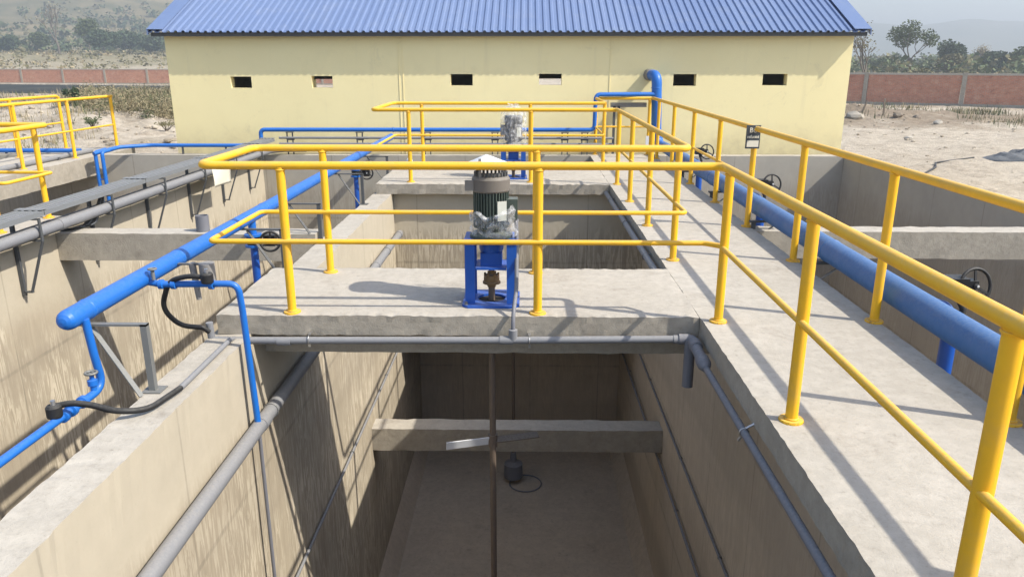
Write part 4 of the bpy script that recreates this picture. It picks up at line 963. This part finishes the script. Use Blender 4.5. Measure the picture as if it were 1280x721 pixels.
for i in range(500):
    azr = R5.uniform(-.74, -.44); d = R5.uniform(118, 300); x, y = at(azr, d); s = R5.uniform(.2, .7) * (1 + d / 300)
    leaves(b1 if R5.random() < .7 else b2_, (x, y, hgt(x, y) + s * .3), (s * 1.3, s, s * .6), 12, s * .33, R5, .7)
tag(b1.build('dry_scrub', 'leafolive'), 'olive scrub covering the open fields beyond the brick walls', 'scrub', kind='stuff')
tag(b2_.build('dry_scrub', 'straw'), 'straw coloured scrub covering the open fields beyond the brick walls', 'scrub', kind='stuff')
# dry weeds between the pond and the building, plus sparse tufts in the yard
gr = {'drygrass': MB(), 'straw': MB(), 'leaf': MB()}
def blades(m, x, y, h, n, sp, rnd):
    z = hgt(x, y)
    for _ in range(n):
        bx, by = x + rnd.gauss(0, sp), y + rnd.gauss(0, sp); a = rnd.uniform(0, 2 * pi); l = h * rnd.uniform(.5, 1.15); w = .004 + .003 * h + .00025 * y
        d = Vector((cos(a), sin(a), 0)); s = Vector((-sin(a), cos(a), 0)) * w; p = Vector((bx, by, z - .03)); q = p + Vector((0, 0, l * .6)) + d * l * .12; e = p + Vector((0, 0, l)) + d * l * .4
        m.add([p - s, p + s, q + s * .7, q - s * .7, e], [(0, 1, 2, 3), (3, 2, 4)])
for i in range(900):
    azr = R5.uniform(-.585, -.44); d = R5.uniform(36, 66); x, y = at(azr, d)
    if noise.noise(V(x * .25, y * .25, 1)) < -.12 - .5 * (azr > -.54): continue
    blades(gr[R5.choice(('drygrass', 'drygrass', 'straw', 'leaf'))], x, y, R5.uniform(.3, .9), 30, .4, R5)
for i in range(420):
    azr = R5.uniform(-.57, -.44); d = R5.uniform(34, 66); x, y = at(azr, d)
    if noise.noise(V(x * .22, y * .22, 2)) < -.15: continue
    s = R5.uniform(.25, .6); leaves(gr['drygrass'] if R5.random() < .75 else gr['leaf'], (x, y, hgt(x, y) + s * .7), (s * 1.1, s, s), 150, .022 + .0006 * d, R5, .45, .05)
for i in range(500):
    azr = R5.uniform(-.72, -.44); d = R5.uniform(24, 60); x, y = at(azr, d)
    if noise.noise(V(x * .3, y * .3, 5)) < .15: continue
    blades(gr[R5.choice(('drygrass', 'straw', 'leaf'))], x, y, R5.uniform(.15, .55), 14, .3, R5)
for i in range(260):
    x = R5.uniform(-62, -27); y = R5.uniform(54, 62)
    blades(gr[R5.choice(('drygrass', 'straw'))], x, y, R5.uniform(.25, .8), 18, .5, R5)
for i in range(420):
    azr = R5.uniform(.41, .70); d = R5.uniform(40, 56); x, y = at(azr, d)
    if noise.noise(V(x * .3, y * .3, 9)) < .05: continue
    blades(gr[R5.choice(('drygrass', 'straw', 'leaf'))], x, y, R5.uniform(.12, .5), 12, .35, R5)
for k, lab in (('drygrass', 'dry olive weeds growing on the spoil heaps and yard edges'), ('straw', 'straw coloured dry grass on the spoil heaps and yard edges'), ('leaf', 'dull green weeds on the spoil heaps and yard edges')): tag(gr[k].build('dry_grass', k), lab, 'grass', kind='stuff')
def bush(x, y, h, w, mat, label, n=420):
    z = hgt(x, y); t = thing('bush', (x, y, z), label, 'bush'); m = MB(); s = MB()
    for k in range(7):
        a = R5.uniform(0, 2 * pi); e = V(x + cos(a) * w * .35, y + sin(a) * w * .35, z + h * R5.uniform(.5, .9)); s.tube([(x, y, z - .05), e], [.02, .008], 6, False)
        leaves(m, e, (w * .28, w * .28, h * .26), n // 7, .10 * h, R5, .5, .2)
    s.build('stem', 'bark', t); m.build('foliage', mat, t)
bush(-18.3, 31.2, .62, .55, 'leafdark', 'green leafy bush behind the far left railing')
bush(-14.9, 26.4, .32, .6, 'leaf', 'small green weed clump on the sand behind the far left walkway')
bush(-12.9, 27.6, .3, .8, 'leafolive', 'dry low clump on the sand beside the yellow building')

# ================================================================== HAZE
hz = MB().box(-5900, 5900, -320, 6500, -60, 105); ho = hz.build('haze', 'dark')
hm = bpy.data.materials.new('thin_haze'); hm.use_nodes = True; ht = hm.node_tree; ht.nodes.clear()
oo = ht.nodes.new("ShaderNodeOutputMaterial"); pv = ht.nodes.new("ShaderNodeVolumePrincipled"); pv.inputs['Color'].default_value = (.74, .80, .85, 1)
pv.inputs['Density'].default_value = .0015; pv.inputs['Anisotropy'].default_value = .2
ht.links.new(pv.outputs[0], oo.inputs['Volume']); ho.data.materials.clear(); ho.data.materials.append(hm)
tag(ho, 'thin pale haze filling the air over the whole scene', 'haze', kind='stuff')
